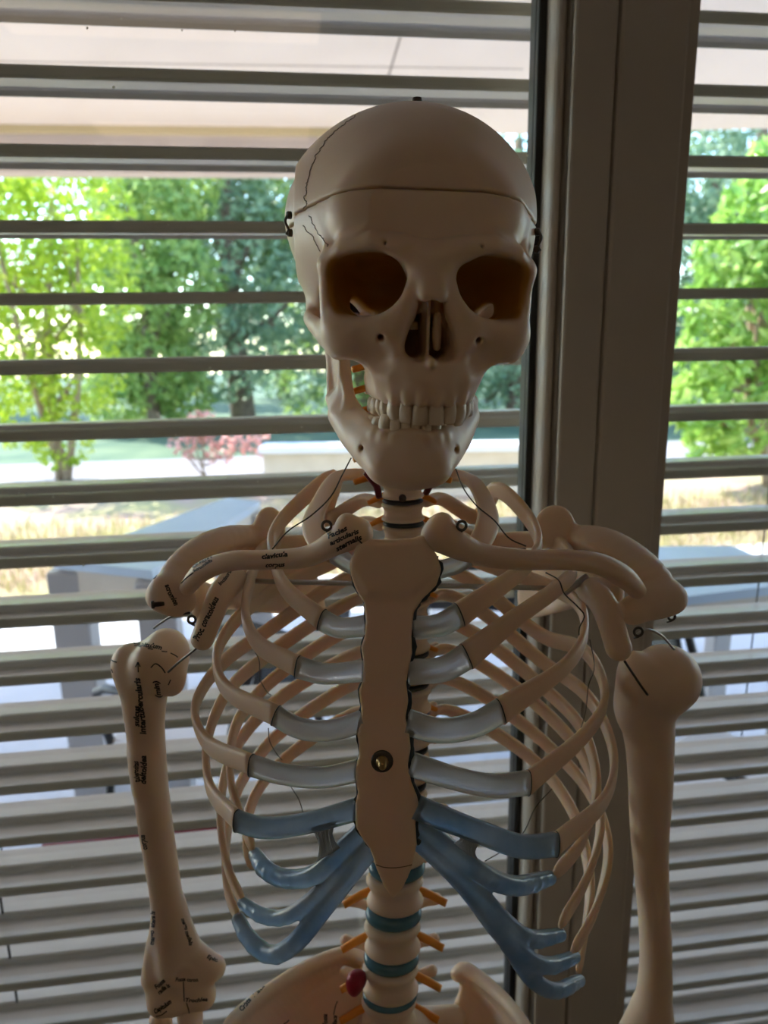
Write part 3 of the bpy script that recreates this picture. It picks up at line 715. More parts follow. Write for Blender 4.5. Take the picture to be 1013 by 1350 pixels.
for s in (-1, 1):
    allp = np.array([P(*p) for L, _ in LOW[s] for p in L])
    S = Sculpt(allp.min(0)-.014, allp.max(0)+.014, 1.05*mm)
    for j, (L, r) in enumerate(LOW[s]):
        q = spline([P(*p) for p in L], 16)
        S.chain(q, np.interp(np.linspace(0, 1, 16), [0, .12, .5, 1], [r*.80, r, r, r*.85])*mm*.68, .0016, flat=((0, 1, -.25), 1.45))
    part('costal_cartilage', S.mesh(), M['cartblue'], it=2)
# the clear fibrous web bridging the sixth and seventh
for s, (a, b, e, g) in {-1: ((412, 1090, .369), (443, 1082, .366), (447, 1118, .368), (419, 1136, .374)), 1: ((603, 1098, .366), (632, 1108, .369), (634, 1140, .375), (600, 1112, .367))}.items():
    mb = MB(); r = np.random.default_rng(5)
    for t in np.linspace(0, 1, 26):
        p0 = P(*a)*(1-t)+P(*b)*t; p1 = P(*g)*(1-t)+P(*e)*t; md = (p0+p1)/2+np.array([(.5-t)*.006, 0, 0])
        mb.tube(spline([p0, md+r.normal(0, .0003, 3), p1], 8), .55*mm, 6)
    mpart('fibrous_web', mb, M['cart'])
# ============================================================ collar bones, shoulder blades, arms, pelvis
def pxs(L): return [P(*p) for p in L]
def bone(name, build, pts, pad=.03, h=1.15*mm, m='bone', it=1):
    q = np.array(pts); S = Sculpt(q.min(0)-pad, q.max(0)+pad, h); build(S); return part(name, S.mesh(), M[m], it=it)
CL = [(472, 703, .403), (448, 712, .404), (407, 733, .410), (351, 738, .418), (304, 740, .425), (266, 754, .434), (248, 774, .440)]
def f(S):
    q = spline(pxs(CL), 30); r = np.interp(np.linspace(0, 1, 30), [0, .07, .2, .45, .7, .85, 1], [8.2, 8.2, 6.6, 6.0, 6.2, 6.6, 5.4])*mm
    S.chain(q, r, .003); S.ell(P(458, 692, .403), A(6.5, 6, 7), .005); S.ell(P(478, 704, .402), A(5, 6, 7.5), .004)
clav_a = bone('clavicle', f, pxs(CL), .02, 1.0*mm)
CR = [(576, 706, .402), (598, 715, .403), (630, 730, .408), (690, 738, .415), (748, 738, .421), (792, 744, .428), (828, 765, .437), (840, 778, .441)]
def f(S):
    q = spline(pxs(CR), 30); r = np.interp(np.linspace(0, 1, 30), [0, .07, .2, .45, .7, .88, 1], [9.2, 9.0, 7.0, 6.2, 6.6, 7.4, 5.8])*mm
    S.chain(q, r, .003); S.ell(P(583, 691, .402), A(7, 6, 7), .005)
clav_b = bone('clavicle', f, pxs(CR), .02, 1.0*mm)
def scapula(A_, G, I, ridge, rr, acro, cora, corr, bump, bsz, s):
    def f(S):
        a, g, i = P(*A_), P(*G), P(*I)
        for t in np.linspace(0, 1, 34):
            e = a*(1-t)+i*t; e = e+np.array([s*-.010, .008, 0])*math.sin(t*math.pi); mid = (g+e)/2+np.array([0, .006, 0])
            S.chain([g, mid, e], [4*mm, 2.2*mm, 2.4*mm], .004)
        S.chain([g, (g+i)/2+A(0, 3, -3), i], [6*mm, 4.5*mm, 4*mm], .004)
        S.ell(g+A(s*4, -4, -2), A(8, 10, 15), .006)
        q = spline(pxs(ridge), 24); S.chain(q, np.interp(np.linspace(0, 1, 24), np.linspace(0, 1, len(rr)), rr)*mm, .006, flat=((0, -.35, .93), 2.0))
        e0 = q[6:20:3]
        for p in e0: S.chain([p, p*.35+((g+a)/2+A(0, 6, 0))*.65], [3.5*mm, 2.5*mm], .005)
        for c, r_, R_ in acro: S.ell(P(*c), A(*r_), .006, False, R_)
        q = spline(pxs(cora), 16); S.chain(q, np.interp(np.linspace(0, 1, 16), np.linspace(0, 1, len(corr)), corr)*mm, .006)
        S.ell(P(*bump), A(*bsz), .006)
    allp = pxs([A_, G, I, bump]+ridge+cora+[c for c, _, _ in acro])
    return bone('scapula', f, allp, .03, 1.25*mm)
scap_a = scapula((352, 700, .520), (276, 788, .472), (425, 806, .600),
    [(222, 785, .446), (236, 752, .458), (262, 725, .474), (300, 708, .496), (345, 708, .520), (390, 722, .556)], [6, 6, 6, 5.5, 4.5, 3.5],
    [((223, 785, .446), (13.5, 9, 13.5), None), ((240, 795, .448), (9, 8, 8), None)],
    [(308, 764, .466), (292, 782, .448), (279, 812, .434), (267, 842, .426)], [9, 8.5, 7.6, 7.4], (356, 696, .512), (11.5, 5.5, 16), -1)
scap_b = scapula((735, 700, .520), (797, 778, .472), (690, 812, .600),
    [(880, 792, .452), (862, 762, .460), (826, 730, .474), (788, 712, .492), (750, 712, .520), (705, 725, .556)], [5.5, 7, 7.5, 6.5, 5, 3.5],
    [((860, 796, .448), (18, 9, 11), rotm('Y', -12)), ((884, 786, .452), (10, 7, 8), None), ((834, 806, .446), (9, 8, 9), None)],
    [(778, 778, .468), (793, 792, .450), (806, 822, .436), (816, 854, .428)], [9, 9, 8.4, 8.4], (731, 695, .510), (15, 6, 16.5), 1)
# ---- upper arm bones
HL = [(190, 908, .468), (191, 950, .470), (196, 1010, .472), (204, 1080, .474), (213, 1140, .476), (221, 1195, .477), (226, 1240, .477), (230, 1270, .477)]
def f(S):
    q = spline(pxs(HL), 30); S.chain(q, np.interp(np.linspace(0, 1, 30), [0, .12, .3, .5, .7, .85, 1], [16.5, 13.6, 12.8, 12.6, 12.2, 12.6, 14])*mm, .004)
    S.ell(P(219, 862, .474), A(16.5, 18, 18), .006); S.ell(P(172, 876, .470), A(13, 14, 15), .012); S.ell(P(199, 880, .456), A(13, 10, 16), .010)
    S.ell(P(226, 892, .462), A(10, 11, 14), .008)
    S.chain(pxs([(186, 1000, .462), (190, 1040, .463)]), 5*mm, .012)
    S.chain(pxs([(217, 1190, .480), (205, 1250, .482), (200, 1290, .482)]), [6*mm, 8*mm, 8.5*mm], .008)
    S.chain(pxs([(230, 1195, .478), (252, 1248, .480), (282, 1274, .484)]), [6*mm, 8*mm, 8.2*mm], .010)
    S.ell(P(284, 1276, .486), A(7.5, 7, 9), .005)
    S.ell(P(242, 1285, .478), A(24, 8, 12), .010)
    S.ell(P(238, 1306, .478), A(22, 8.5, 12), .010); S.ell(P(212, 1322, .474), A(10.5, 10.5, 10.5), .010); S.chain(pxs([(232, 1322, .476), (254, 1318, .478), (268, 1314, .478)]), [9*mm, 8.5*mm, 10*mm], .008)
    S.ell(P(240, 1292, .464), A(7, 5, 6), .005, True)
hum_a = bone('humerus', f, pxs(HL)+pxs([(150, 840, .47), (290, 1335, .48)]), .03, 1.2*mm)
HR = [(852, 930, .474), (857, 985, .477), (858, 1040, .478), (857, 1100, .480), (861, 1180, .482), (865, 1250, .484), (863, 1310, .485), (856, 1355, .485), (850, 1390, .484)]
def f(S):
    q = spline(pxs(HR), 32); S.chain(q, np.interp(np.linspace(0, 1, 32), [0, .12, .25, .4, .55, .72, .86, 1], [20, 17, 15.6, 13.4, 12.2, 12.6, 15, 18])*mm, .004)
    S.ell(P(878, 895, .470), A(24, 24, 24.5), .012); S.ell(P(836, 893, .464), A(11.5, 14, 19), .012); S.ell(P(851, 905, .456), A(12, 10, 14), .008); S.ell(P(838, 928, .470), A(12, 13, 20), .012)
    S.chain(pxs([(850, 1330, .487), (822, 1372, .490), (800, 1405, .492)]), [9*mm, 9*mm, 8*mm], .010)
    S.chain(pxs([(866, 1330, .486), (884, 1375, .487), (886, 1410, .487)]), [9*mm, 9*mm, 9*mm], .010)
    S.ell(P(842, 1412, .484), A(26, 9, 13), .010); S.chain(pxs([(820, 1440, .482), (850, 1442, .482), (876, 1440, .480)]), [10*mm, 8.5*mm, 10.5*mm], .004)
hum_b = bone('humerus', f, pxs(HR)+pxs([(905, 850, .47), (800, 1455, .49)]), .032, 1.2*mm)
# ---- forearms, mostly below the picture
for pa, pb, nm in (((250, 1326), (262, 1700), 'ulna'), ((212, 1345), (210, 1690), 'radius'), ((845, 1452), (850, 1850), 'ulna'), ((878, 1456), (890, 1840), 'radius')):
    a = P(*pa, .480); b = a+np.array([(.004 if pa[0] < 500 else -.004)*(1 if nm == 'ulna' else -1), -.012, -.235])
    L = [a, a+(b-a)*.12, a+(b-a)*.5+A(0, 3, 0), b]
    def f(S, L=L, nm=nm):
        r = [11, 8.5, 6.2, 6] if nm == 'ulna' else [9.5, 7.5, 6.5, 10]
        S.chain(spline(L, 20), np.interp(np.linspace(0, 1, 20), [0, .12, .5, 1], r)*mm, .003)
        if nm == 'ulna': S.ell(a+A(0, 8, 10), A(9, 8, 12), .006); S.ell(a+A(0, -9, -6), A(7, 6, 6), .005)
    bone(nm, f, L, .026, 1.4*mm)
# ---- hip bones and sacrum
def hip(crest, low, s):
    c = spline(pxs(crest), 26); l = spline([np.array(p) for p in low], 26)
    acet = l[-1]
    def f(S):
        for i in range(26):
            m_ = (c[i]+l[i])/2+np.array([s*.010, .012, -.004])*math.sin(min(1, i/25+.15)*math.pi)
            S.chain(spline([c[i], m_, l[i]], 7), np.array([4.2, 3.4, 3.0, 3.0, 3.2, 4, 5])*mm, .0035)
        S.chain(c, np.interp(np.linspace(0, 1, 26), [0, .2, .6, 1], [6.5, 5.2, 4.6, 5.5])*mm, .004)
        S.ell(acet, A(24, 24, 26), .012); S.ell(acet+np.array([s*20, -8, -6])*mm, A(21, 21, 21), .004, True)
        pub = np.array([.008+s*.012, acet[1]-.045, acet[2]-.040]); isc = np.array([acet[0]-s*.018, acet[1]+.022, acet[2]-.075])
        S.chain(spline([acet, (acet+pub)/2+A(0, -4, 10), pub], 8), [10*mm, 8*mm, 7*mm, 7*mm, 7*mm, 8*mm, 8*mm, 9*mm], .008)
        S.chain(spline([acet+A(0, 8, -8), (acet+isc)/2+A(0, 8, 0), isc], 8), 11*mm, .008)
        S.chain(spline([isc, (isc+pub)/2+A(0, 0, -12), pub+A(0, 0, -10)], 8), 7*mm, .006)
    iscp = np.array([acet[0], acet[1], acet[2]-.095])
    return bone('hip_bone', f, list(c)+list(l)+[iscp, acet+A(0, -60, 0)], .034, 1.7*mm, it=2)
lowL = [P(478, 1292, .522), P(470, 1345, .505), P(440, 1405, .480), np.array([-.062, .455, -.625])]
hip_a = hip([(486, 1262, .528), (462, 1256, .536), (432, 1263, .532), (390, 1283, .512), (340, 1317, .478), (305, 1350, .446), (288, 1385, .425)], lowL, -1)
lowR = [P(606, 1325, .530), P(612, 1365, .520), P(640, 1420, .495), np.array([.086, .462, -.625])]
hip_b = hip([(604, 1284, .540), (612, 1278, .540), (632, 1289, .530), (662, 1315, .506), (690, 1350, .475), (715, 1390, .448), (725, 1425, .430)], lowR, 1)
z0 = ZL[-1]-.022
def f(S):
    S.chain([np.array([.008, .492, z0-.012]), np.array([.009, .520, z0-.050]), np.array([.010, .530, z0-.095]), np.array([.010, .515, z0-.125])], [20*mm, 18*mm, 12*mm, 5*mm], .004, flat=((0, 1, .3), 1.35))
    for s in (-1, 1): S.chain([np.array([.008, .500, z0-.012]), np.array([.008+s*.046, .515, z0-.022]), np.array([.009+s*.030, .528, z0-.065])], [14*mm, 12*mm, 7*mm], .01)
bone('sacrum', f, [np.array([-.05, .49, z0]), np.array([.07, .55, z0-.135])], .03, 1.9*mm)
# ---- stand that carries the model
mb = MB(); mb.tube([np.array([.009, .538, z0-.10]), np.array([.009, .538, -CAMZ+.06])], 12*mm, 14); mpart('stand_pole', mb, M['steel'])
mb = MB()
for k in range(5):
    a = 2*math.pi*k/5+.3; d = np.array([math.cos(a), math.sin(a), 0])
    if d[1] > .8: d = d*.8
    mb.tube([np.array([.009, .50, -CAMZ+.075]), np.array([.009, .50, -CAMZ+.06])+d*.21, np.array([.009, .50, -CAMZ+.05])+d*.215], [16*mm, 12*mm, 12*mm], 10)
    mb.lathe(np.array([.009, .50, -CAMZ+.0255])+d*.2-A(0, 10, 0), [(25*mm, 0), (25*mm, 20*mm)], (0, 1, 0), 16)
mpart('stand_base', mb, M['darksteel'])
# ---- rod, pins, eyes, wires
def tube(name, L, rad, m, n=24, parent=None, seg=8):
    mb = MB(); mb.tube(spline(pxs(L), n) if len(L) > 2 else pxs(L), rad, seg); return mpart(name, mb, M[m], parent)
tube('shoulder_rod', [(333, 766, .474), (738, 776, .474)], 1.9*mm, 'steel')
tube('shoulder_pin', [(744, 782, .462), (774, 760, .470)], 2.4*mm, 'steel')
def eye(px, py, Y, r=2.6, ax=(0, -1, .1)):
    c = P(px, py, Y); th = np.linspace(0, 2*math.pi, 17); mb = MB(); x = np.array([1, 0, 0]); z = np.array([0, .1, 1])
    mb.tube([c+r*mm*(math.cos(t)*x+math.sin(t)*z) for t in th], .9*mm, 7, cap=False); mb.tube([c+A(0, 0, 0)-A(0, 1, r), c+A(0, 6, -r-4)], .8*mm, 6)
    return mpart('screw_eye', mb, M['darksteel'])
eye(431, 693, .4045); eye(609, 693, .3995); eye(886, 813, .446, 2.2); eye(253, 817, .436, 2.4); eye(842, 833, .438, 2.8)
mb = MB(); c = P(204, 797, .4335); mb.lathe(c, [(1.6*mm, -6*mm), (1.6*mm, 0), (2.6*mm, .2*mm), (2.4*mm, 2*mm)], (-1, -.3, 0), 10); mpart('screw', mb, M['darksteel'])
tube('shoulder_wire', [(203, 828, .468), (214, 820, .455), (228, 812, .446), (250, 808, .440)], .8*mm, 'darksteel')
tube('shoulder_wire', [(264, 850, .420), (250, 862, .425), (236, 873, .432), (222, 886, .442)], .8*mm, 'darksteel')
tube('shoulder_wire', [(840, 836, .438), (852, 830, .440), (870, 836, .443), (889, 856, .450)], .8*mm, 'steel')
tube('shoulder_wire', [(824, 872, .424), (836, 890, .432), (846, 905, .4395), (854, 916, .4445)], .8*mm, 'darksteel')
tube('suspension_wire', [(463, 604, .440), (452, 625, .43), (436, 655, .42), (410, 680, .415), (380, 700, .415), (359, 724, .413)], .45*mm, 'darksteel')
tube('suspension_wire', [(601, 618, .445), (612, 645, .432), (630, 668, .42), (652, 686, .416), (672, 710, .413), (694, 720, .410)], .45*mm, 'darksteel')
tube('suspension_wire', [(720, 755, .425), (737, 765, .43), (744, 782, .435), (762, 800, .440), (771, 812, .442), (764, 828, .444), (764, 842, .446)], .45*mm, 'darksteel')
tube('suspension_wire', [(778, 843, .455), (784, 880, .46), (776, 905, .47), (772, 940, .475), (758, 985, .48)], .35*mm, 'darksteel')
tube('suspension_wire', [(336, 858, .46), (342, 872, .47), (343, 895, .48), (352, 912, .49), (357, 916, .5)], .35*mm, 'darksteel')
tube('suspension_wire', [(354, 960, .46), (356, 978, .47), (366, 995, .48), (372, 1002, .485)], .35*mm, 'darksteel')
tube('suspension_wire', [(383, 1036, .46), (395, 1056, .47), (400, 1072, .475)], .35*mm, 'darksteel')
tube('suspension_wire', [(640, 1135, .46), (662, 1122, .47), (690, 1098, .48), (706, 1065, .49), (728, 1040, .5)], .4*mm, 'darksteel')
# ============================================================ marker handwriting on the bones
def text_mesh(txt, bold=.042):
    cu = bpy.data.curves.new('ink', 'FONT'); cu.body = txt; cu.size = 1.0; cu.shear = .22; cu.offset = bold; cu.resolution_u = 2
    ob = bpy.data.objects.new('ink', cu); COL.objects.link(ob); bpy.context.view_layer.update()
    me = bpy.data.meshes.new_from_object(ob.evaluated_get(bpy.context.evaluated_depsgraph_get()))
    v = np.array([q.co[:2] for q in me.vertices]); f = [tuple(p.vertices) for p in me.polygons]
    bpy.data.objects.remove(ob); bpy.data.curves.remove(cu); bpy.data.meshes.remove(me); return v, f
def write(target, items, strokes=()):
    base = ROOT0+np.array(target.location)
    bv = BVHTree.FromPolygons([v.co[:] for v in target.data.vertices], [p.vertices[:] for p in target.data.polygons])
    def hit(px, py, off=.00022):
        d = P(px, py, 1.0); d = d/np.linalg.norm(d); h = bv.ray_cast(Vector(-base), Vector(d))
        return None if h[0] is None else np.array(h[0])+base+np.array(h[1])*off*(1 if np.array(h[1])@d < 0 else -1)
    r = np.random.default_rng(sum(map(ord, ''.join(t[0] for t in items)))+1)
    for txt, a, b, hpx in items:
        mb = MB(); v, f = text_mesh(txt); w = v[:, 0].max(); L = math.hypot(b[0]-a[0], b[1]-a[1]); ca, sa = (b[0]-a[0])/L, (b[1]-a[1])/L
        u = v[:, 0]/w*L; t = v[:, 1]/.70*hpx+.5*np.sin(v[:, 0]*2.1+r.uniform(0, 6))
        pts = [hit(a[0]+x*ca+y*sa, a[1]+x*sa-y*ca) for x, y in zip(u, t)]
        keep = [q for q in f if all(pts[i] is not None for i in q)]
        keep = [q for q in keep if max(np.linalg.norm(pts[q[0]]-pts[i]) for i in q) < .008]
        if not keep: continue
        ids = sorted({i for q in keep for i in q}); mp = {k: n for n, k in enumerate(ids)}
        mb.add([pts[i] for i in ids], [tuple(mp[i] for i in q) for q in keep]); mb.build('handwriting', M['ink'], target, False, base)
    for L in strokes:
        q = [p for p in (hit(x, y, 0) for x, y, _ in spline([(x, y, 0) for x, y in L], 14)) if p is not None]
        if len(q) > 2: mb = MB(); mb.tube(np.array(q), .00045, 5); mb.build('ink_mark', M['ink'], target, False, base)
write(clav_a, [('Facies', (433, 711), (459, 698), 6.5), ('articularis', (436, 719), (474, 702), 6), ('sternalis', (444, 726.5), (478, 710), 6.5),
               ('clavicula', (345, 737), (380, 733.5), 6.2), ('corpus', (350, 748), (376, 746), 5.5), ('Facies articularis', (252, 749.5), (280, 735), 4), ('acromialis', (256, 754.5), (281, 740), 4)],
      [[(474, 713), (478, 717), (482, 720)], [(482, 715), (482.5, 718), (482, 720), (477, 721)], [(255, 755), (246, 762), (239, 769)]])
write(scap_a, [('acromion', (217, 772), (230, 799), 7), ('Proc. coracoideus', (261.5, 846), (289, 789), 8), ('Incisura', (291, 773), (306, 754), 5)],
      [[(196, 766), (199, 758), (201, 765), (205, 756), (206, 763)], [(197, 759), (203, 763), (208, 757)]])
write(hum_a, [('Capitulum', (174, 849), (213, 857), 6), ('intertubercularis', (193, 968), (185, 893), 8), ('sulcus', (184, 958), (183, 930), 7), ('(min)', (212, 920), (209, 897), 7),
              ('tuberositas', (184, 1031), (182, 1003), 7), ('deltoidea', (192.5, 1034), (193, 996), 8), ('corpus', (194, 1120), (191, 1100), 7),
              ('margo lateralis', (203, 1246), (205, 1201), 6), ('margo medialis', (239, 1211), (250, 1247), 5), ('Epic.', (272, 1263), (287, 1268), 5),
              ('Fossa', (206, 1304), (219, 1294), 6), ('radialis', (210, 1311), (225, 1300), 6), ('Fossa coron.', (231, 1293), (262, 1294), 5), ('Trochlea', (244, 1321), (274, 1320), 5), ('Capitulum', (205, 1337), (227, 1322), 6)],
      [[(177, 851), (181, 851.5), (186, 852.5)], [(195, 855), (198, 855.4), (202, 856)], [(213, 858.5), (217, 859), (220, 859.3)], [(225, 861), (230, 863.5), (234.5, 866.5)],
       [(182.5, 886), (182.3, 880), (182, 873)], [(179, 879), (180.5, 876), (182, 873), (183.5, 876), (185, 879)], [(199, 880), (205, 875), (213, 880), (218, 887)], [(147, 870), (150, 872), (154, 873)], [(147, 882), (149, 887)], [(222, 903), (225, 896)],
       [(242, 1294), (242.5, 1308), (243, 1320)], [(246, 1322), (249, 1332), (250, 1340)], [(206, 1340), (213, 1338), (220, 1333)]])
write(hip_a, [('Crista', (318, 1334), (332, 1319), 6), ('iliaca', (335, 1315), (350, 1300), 6), ('Fossa', (431, 1353), (432, 1337), 6), ('iliaca', (443, 1354), (445, 1339), 6)], [[(440, 1338), (442, 1328), (445, 1320)], [(374, 1350), (378, 1348), (381, 1345)]])
# ============================================================ room and window
def X(px, py, y): return W(px, py, y)[0]
def structure(o): o['kind'] = 'structure'; return o
def sbox(name, lo, hi, m, parent=None, bev=0.0, base=None):
    lo, hi = np.array(lo), np.array(hi); mb = MB(); mb.box((lo+hi)/2, hi-lo, bev=bev)
    b = base if base is not None else (np.array(parent.location) if parent else None)
    o = mb.build(name, M[m], parent, base=b)
    if parent is None: structure(o)
    return o
RX0, RX1, RY0, RYF, RH = -3.0, 2.6, -4.2, .66, 2.75
sbox('floor', (RX0-.1, RY0-.1, -.1), (RX1+.1, .96, 0), 'floor')
sbox('ceiling', (RX0-.1, RY0-.1, RH), (RX1+.1, .96, RH+.12), 'ceil')
sbox('wall_left', (RX0-.12, RY0, 0), (RX0, .9, RH), 'wall'); sbox('wall_right', (RX1, RY0, 0), (RX1+.12, .9, RH), 'wall')
sbox('wall_back', (RX0-.12, RY0-.12, 0), (RX1+.12, RY0, RH), 'wall')
WB = 1.55-.745*1.405       # sill height, read off the dark lower edge of the right pane
sbox('wall_front', (RX0, .70, 0), (RX1, .80, WB-.07), 'wall')
sbox('wall_top', (RX0, .70, 2.35), (RX1, .80, RH), 'wall')
# central mullion and the two panes
yF, yG = .680, .735
xa = (X(716, 0, .70)+X(676, 1270, .70))/2     # black gasket
def avx(a, b, y): return (X(a, 0, y)+X(b, 1300, y))/2
g0, g1 = avx(713, 672, .712), avx(722, 681, .712)
b1 = avx(745, 699, .700); l1 = avx(757, 708, yF); gr = avx(818, 751, yF); e1 = avx(913, 822, yF); e2 = avx(924, 828, yF+.006)
zb, zt = WB-.07, 2.36
w1 = empty('window_1', (g0-.6, yG, WB)); structure(w1)
w2 = empty('window_2', (e2+.5, yG, WB)); structure(w2)
def wpart(name, mb, m, par, smooth=False):
    o = mb.build(name, M[m], par, smooth, np.array(par.location)); return o
def strip(name, par, m, x0, x1, y0, y1, z0=None, z1=None, bev=.0015):
    z0 = zb if z0 is None else z0; z1 = zt if z1 is None else z1
    mb = MB(); mb.box(((x0+x1)/2, (y0+y1)/2, (z0+z1)/2), (x1-x0, y1-y0, z1-z0), bev=bev); return wpart(name, mb, m, par)
strip('gasket', w1, 'gasket', g0, g1+.002, .7135, .7215); strip('gasket_seat', w1, 'gasket', g0+.002, g1+.004, .7285, .745)
# rounded glazing bead beside the gasket
mb = MB(); n = 10; r_ = (b1-g1)
prof = [(g1, .745)]+[(g1+r_*.5-r_*.5*math.cos(t), .700-.011*math.sin(t)) for t in np.linspace(0, math.pi, n)]+[(b1, .745)]
V = [(x, y, z) for z in (zb, zt) for x, y in prof]; k = len(prof)
mb.add(V, [(i, (i+1) % k, k+(i+1) % k, k+i) for i in range(k)]+[tuple(range(k))[::-1], tuple(range(k, 2*k))])
o = wpart('glazing_bead', mb, 'frame', w1); fix_normals(o)
strip('sash_edge', w1, 'frame', b1, l1-.0008, yF+.006, .76, bev=.001)
strip('sash_frame', w1, 'frame', l1+.0006, gr-.001, yF, .76, bev=.003)
tr1 = strip('window_post', w2, 'frame', gr+.001, e1-.0006, yF+.001, .79, bev=.004)
strip('post_edge', w2, 'frame', e1, e2, yF+.007, .79, bev=.001)
# glass
strip('glass_pane', w1, 'glass', RX0+.12, g0+.004, .722, .728, WB-.02, zt, bev=0)
strip('glass_pane', w2, 'glass', e2-.004, RX1-.1, .752, .758, WB-.02, zt, bev=0)
# lower rails, black seals on top of them
strip('bottom_rail', w1, 'frame', RX0+.05, g0, .69, .76, WB-.10, WB-.035, bev=.003)
strip('gasket', w1, 'gasket', RX0+.1, g0, .71, .74, WB-.035, WB-.02)
strip('bottom_rail', w2, 'frame', e2, RX1-.05, .70, .79, WB-.10, WB-.030, bev=.003)
strip('gasket', w2, 'gasket', e2, RX1-.1, .735, .775, WB-.030, WB+.0)
strip('side_frame', w1, 'frame', RX0+.0, RX0+.1, .69, .76, bev=.003)
strip('side_frame', w2, 'frame', RX1-.1, RX1-.0, .69, .79, bev=.003)
# dried specks on the outside of the left pane
mb = MB(); r = np.random.default_rng(8)
for px, py in [(25, 650), (70, 655), (232, 573), (277, 485), (380, 486), (695, 205), (340, 635), (365, 570), (120, 823), (115, 37), (240, 40), (310, 41), (222, 296), (190, 314), (150, 115), (160, 25), (300, 630), (35, 652), (398, 563), (307, 316), (110, 745), (60, 738), (95, 1143), (80, 1140), (130, 1090)]:
    c = W(px, py, .7285); mb.lathe(c, [(.0011*r.uniform(.5, 1.3), 0), (.0006, .0004)], (0, 1, 0), 8)
wpart('glass_speck', mb, 'dust', w1)['kind'] = 'stuff'
# ============================================================ outside blinds
YS, ZS0, ZP = .8314, .3964*.8314, .0866*.8314
def slat_mesh(x0, x1):
    t = .0016
    top = [(0, .0125), (.0022, .0125), (.0034, .0070), (.018, .0056), (.0370, .0056), (.0384, .0080), (.0388, .0135), (.041, .0148), (.060, .0140), (.073, .0146), (.0770, .0120), (.0785, .0050)]
    bot = [(.0766, .0048), (.0752, .0105), (.072, .0126), (.060, .0122), (.043, .0128), (.0406, .0115), (.0402, .0062), (.0385, .0038), (.018, .0038), (.0042, .0050), (.0030, .0), (0, 0), (-.0012, .003), (-.0012, .010)]
    pr = top+bot; k = len(pr)
    V = [(x, y, z) for x in (x0, x1) for y, z in pr]
    return V, [(i, k+i, k+(i+1) % k, (i+1) % k) for i in range(k)]+[tuple(range(k)), tuple(range(k, 2*k))[::-1]]
def blind(x0, x1, ks, label, dz=0.0):
    xm = (x0+x1)/2; b = empty('venetian_blind', (xm, YS+.04, CAMZ+ZS0-ZP*ks[-1]))
    tag(b, label, 'blind', 'outside venetian blinds')
    V, Fc = slat_mesh(x0-xm, x1-xm); mb = MB(); mb.add(V, Fc); first = None
    for k in ks:
        z = CAMZ+ZS0-ZP*k+dz; loc = np.array([0, -.04, z-b.location[2]])
        if first is None:
            o = mb.build('slat', M['slat'], b, origin=(0, 0, 0)); fix_normals(o); first = o
        else:
            o = first.copy(); COL.objects.link(o); o.parent = b
        o.location = loc.tolist(); o.rotation_euler = (math.radians(.6*math.sin(k*1.7)), 0, math.radians(.05*math.sin(k*2.3)))
    return b
xs_mid = (gr+e1)/2*YS/yF+.01
bl = blind(-1.75, xs_mid-.012, list(range(-4, 23)), 'grey outside venetian blind behind the left window pane')
br = blind(xs_mid+.012, 1.9, list(range(-4, 23)), 'grey outside venetian blind behind the right window pane')
for b_, x_ in ((bl, xs_mid-.007), (br, xs_mid+.007)):
    mb = MB(); mb.box((x_, YS+.04, (CAMZ+ZS0-ZP*22+CAMZ+ZS0+ZP*4)/2), (.012, .05, ZP*26.3), bev=.002); mb.build('guide_rail', M['slat'], b_, False, np.array(b_.location))
def bpart(name, mb, m, b): return mb.build(name, M[m], b, False, np.array(b.location))
# lifting cords and ladder tapes
def cord(b, x, y, z0, z1, r): 
    mb = MB(); mb.tube([(x, y, z0), (x+.0005, y, (z0+z1)/2), (x, y, z1)], r, 6); return bpart('lift_cord', mb, 'cord', b)
zc0, zc1 = CAMZ+ZS0-ZP*22, CAMZ+ZS0+ZP*4
xc = W(14, 1300, YS+.03)[0]; cord(bl, xc, YS+.0405, zc0, zc1, .0016)
xc = W(1, 1250, YS+.03)[0]; cord(bl, xc-.004, YS+.083, zc0, zc1, .0012)
xc = W(1003, 1030, YS+.03)[0]; cord(br, xc, YS+.083, zc0, zc1, .0010)
# ============================================================ outside
M['paving'] = mat('paving_concrete', (.54, .56, .61), (.60, .61, .66), .85, 5, bmp=(40, .002, .4))
M['soffit'] = mat('soffit_concrete', (.80, .69, .62), (.84, .73, .66), .9, 2.2, bmp=(30, .002, .3))
M['soffitjoint'] = mat('soffit_joint', (.30, .24, .20), rough=.9)
M['fascia'] = mat('fascia_paint', (.60, .50, .46), (.66, .56, .51), .7, 3)
M['yellowtrim'] = mat('yellow_trim', (.62, .50, .28), rough=.6)
M['drygrass'] = mat('dry_grass_ground', (.38, .26, .21), (.31, .29, .13), .95, 1.6, bmp=(25, .02, .6))
M['greengrass'] = mat('green_grass_ground', (.05, .10, .06), (.11, .16, .09), .95, 1.2, bmp=(25, .02, .6))
M['road'] = mat('road_asphalt', (.22, .21, .23), (.26, .24, .26), .9, 3)
M['lowwall'] = mat('low_wall_concrete', (.62, .53, .42), (.70, .61, .50), .9, 4, bmp=(40, .003, .4))
M['tabletop'] = mat('tabletop_laminate', (.40, .48, .60), (.44, .52, .64), .30, 6)
M['tableedge'] = mat('table_side_panel', (.52, .44, .36), (.58, .50, .42), .7, 8)
M['tableleg'] = mat('table_leg_metal', (.42, .40, .40), rough=.5)
M['blackmetal'] = mat('black_chair_metal', (.015, .015, .018), rough=.45)
M['whiteseat'] = mat('white_chair_seat', (.75, .77, .82), rough=.5)
M['redbar'] = mat('red_painted_bar', (.22, .02, .04), (.28, .03, .05), .45, 10)
M['bark'] = mat('tree_bark', (.10, .07, .05), (.20, .15, .10), .95, 18, bmp=(60, .01, .8))
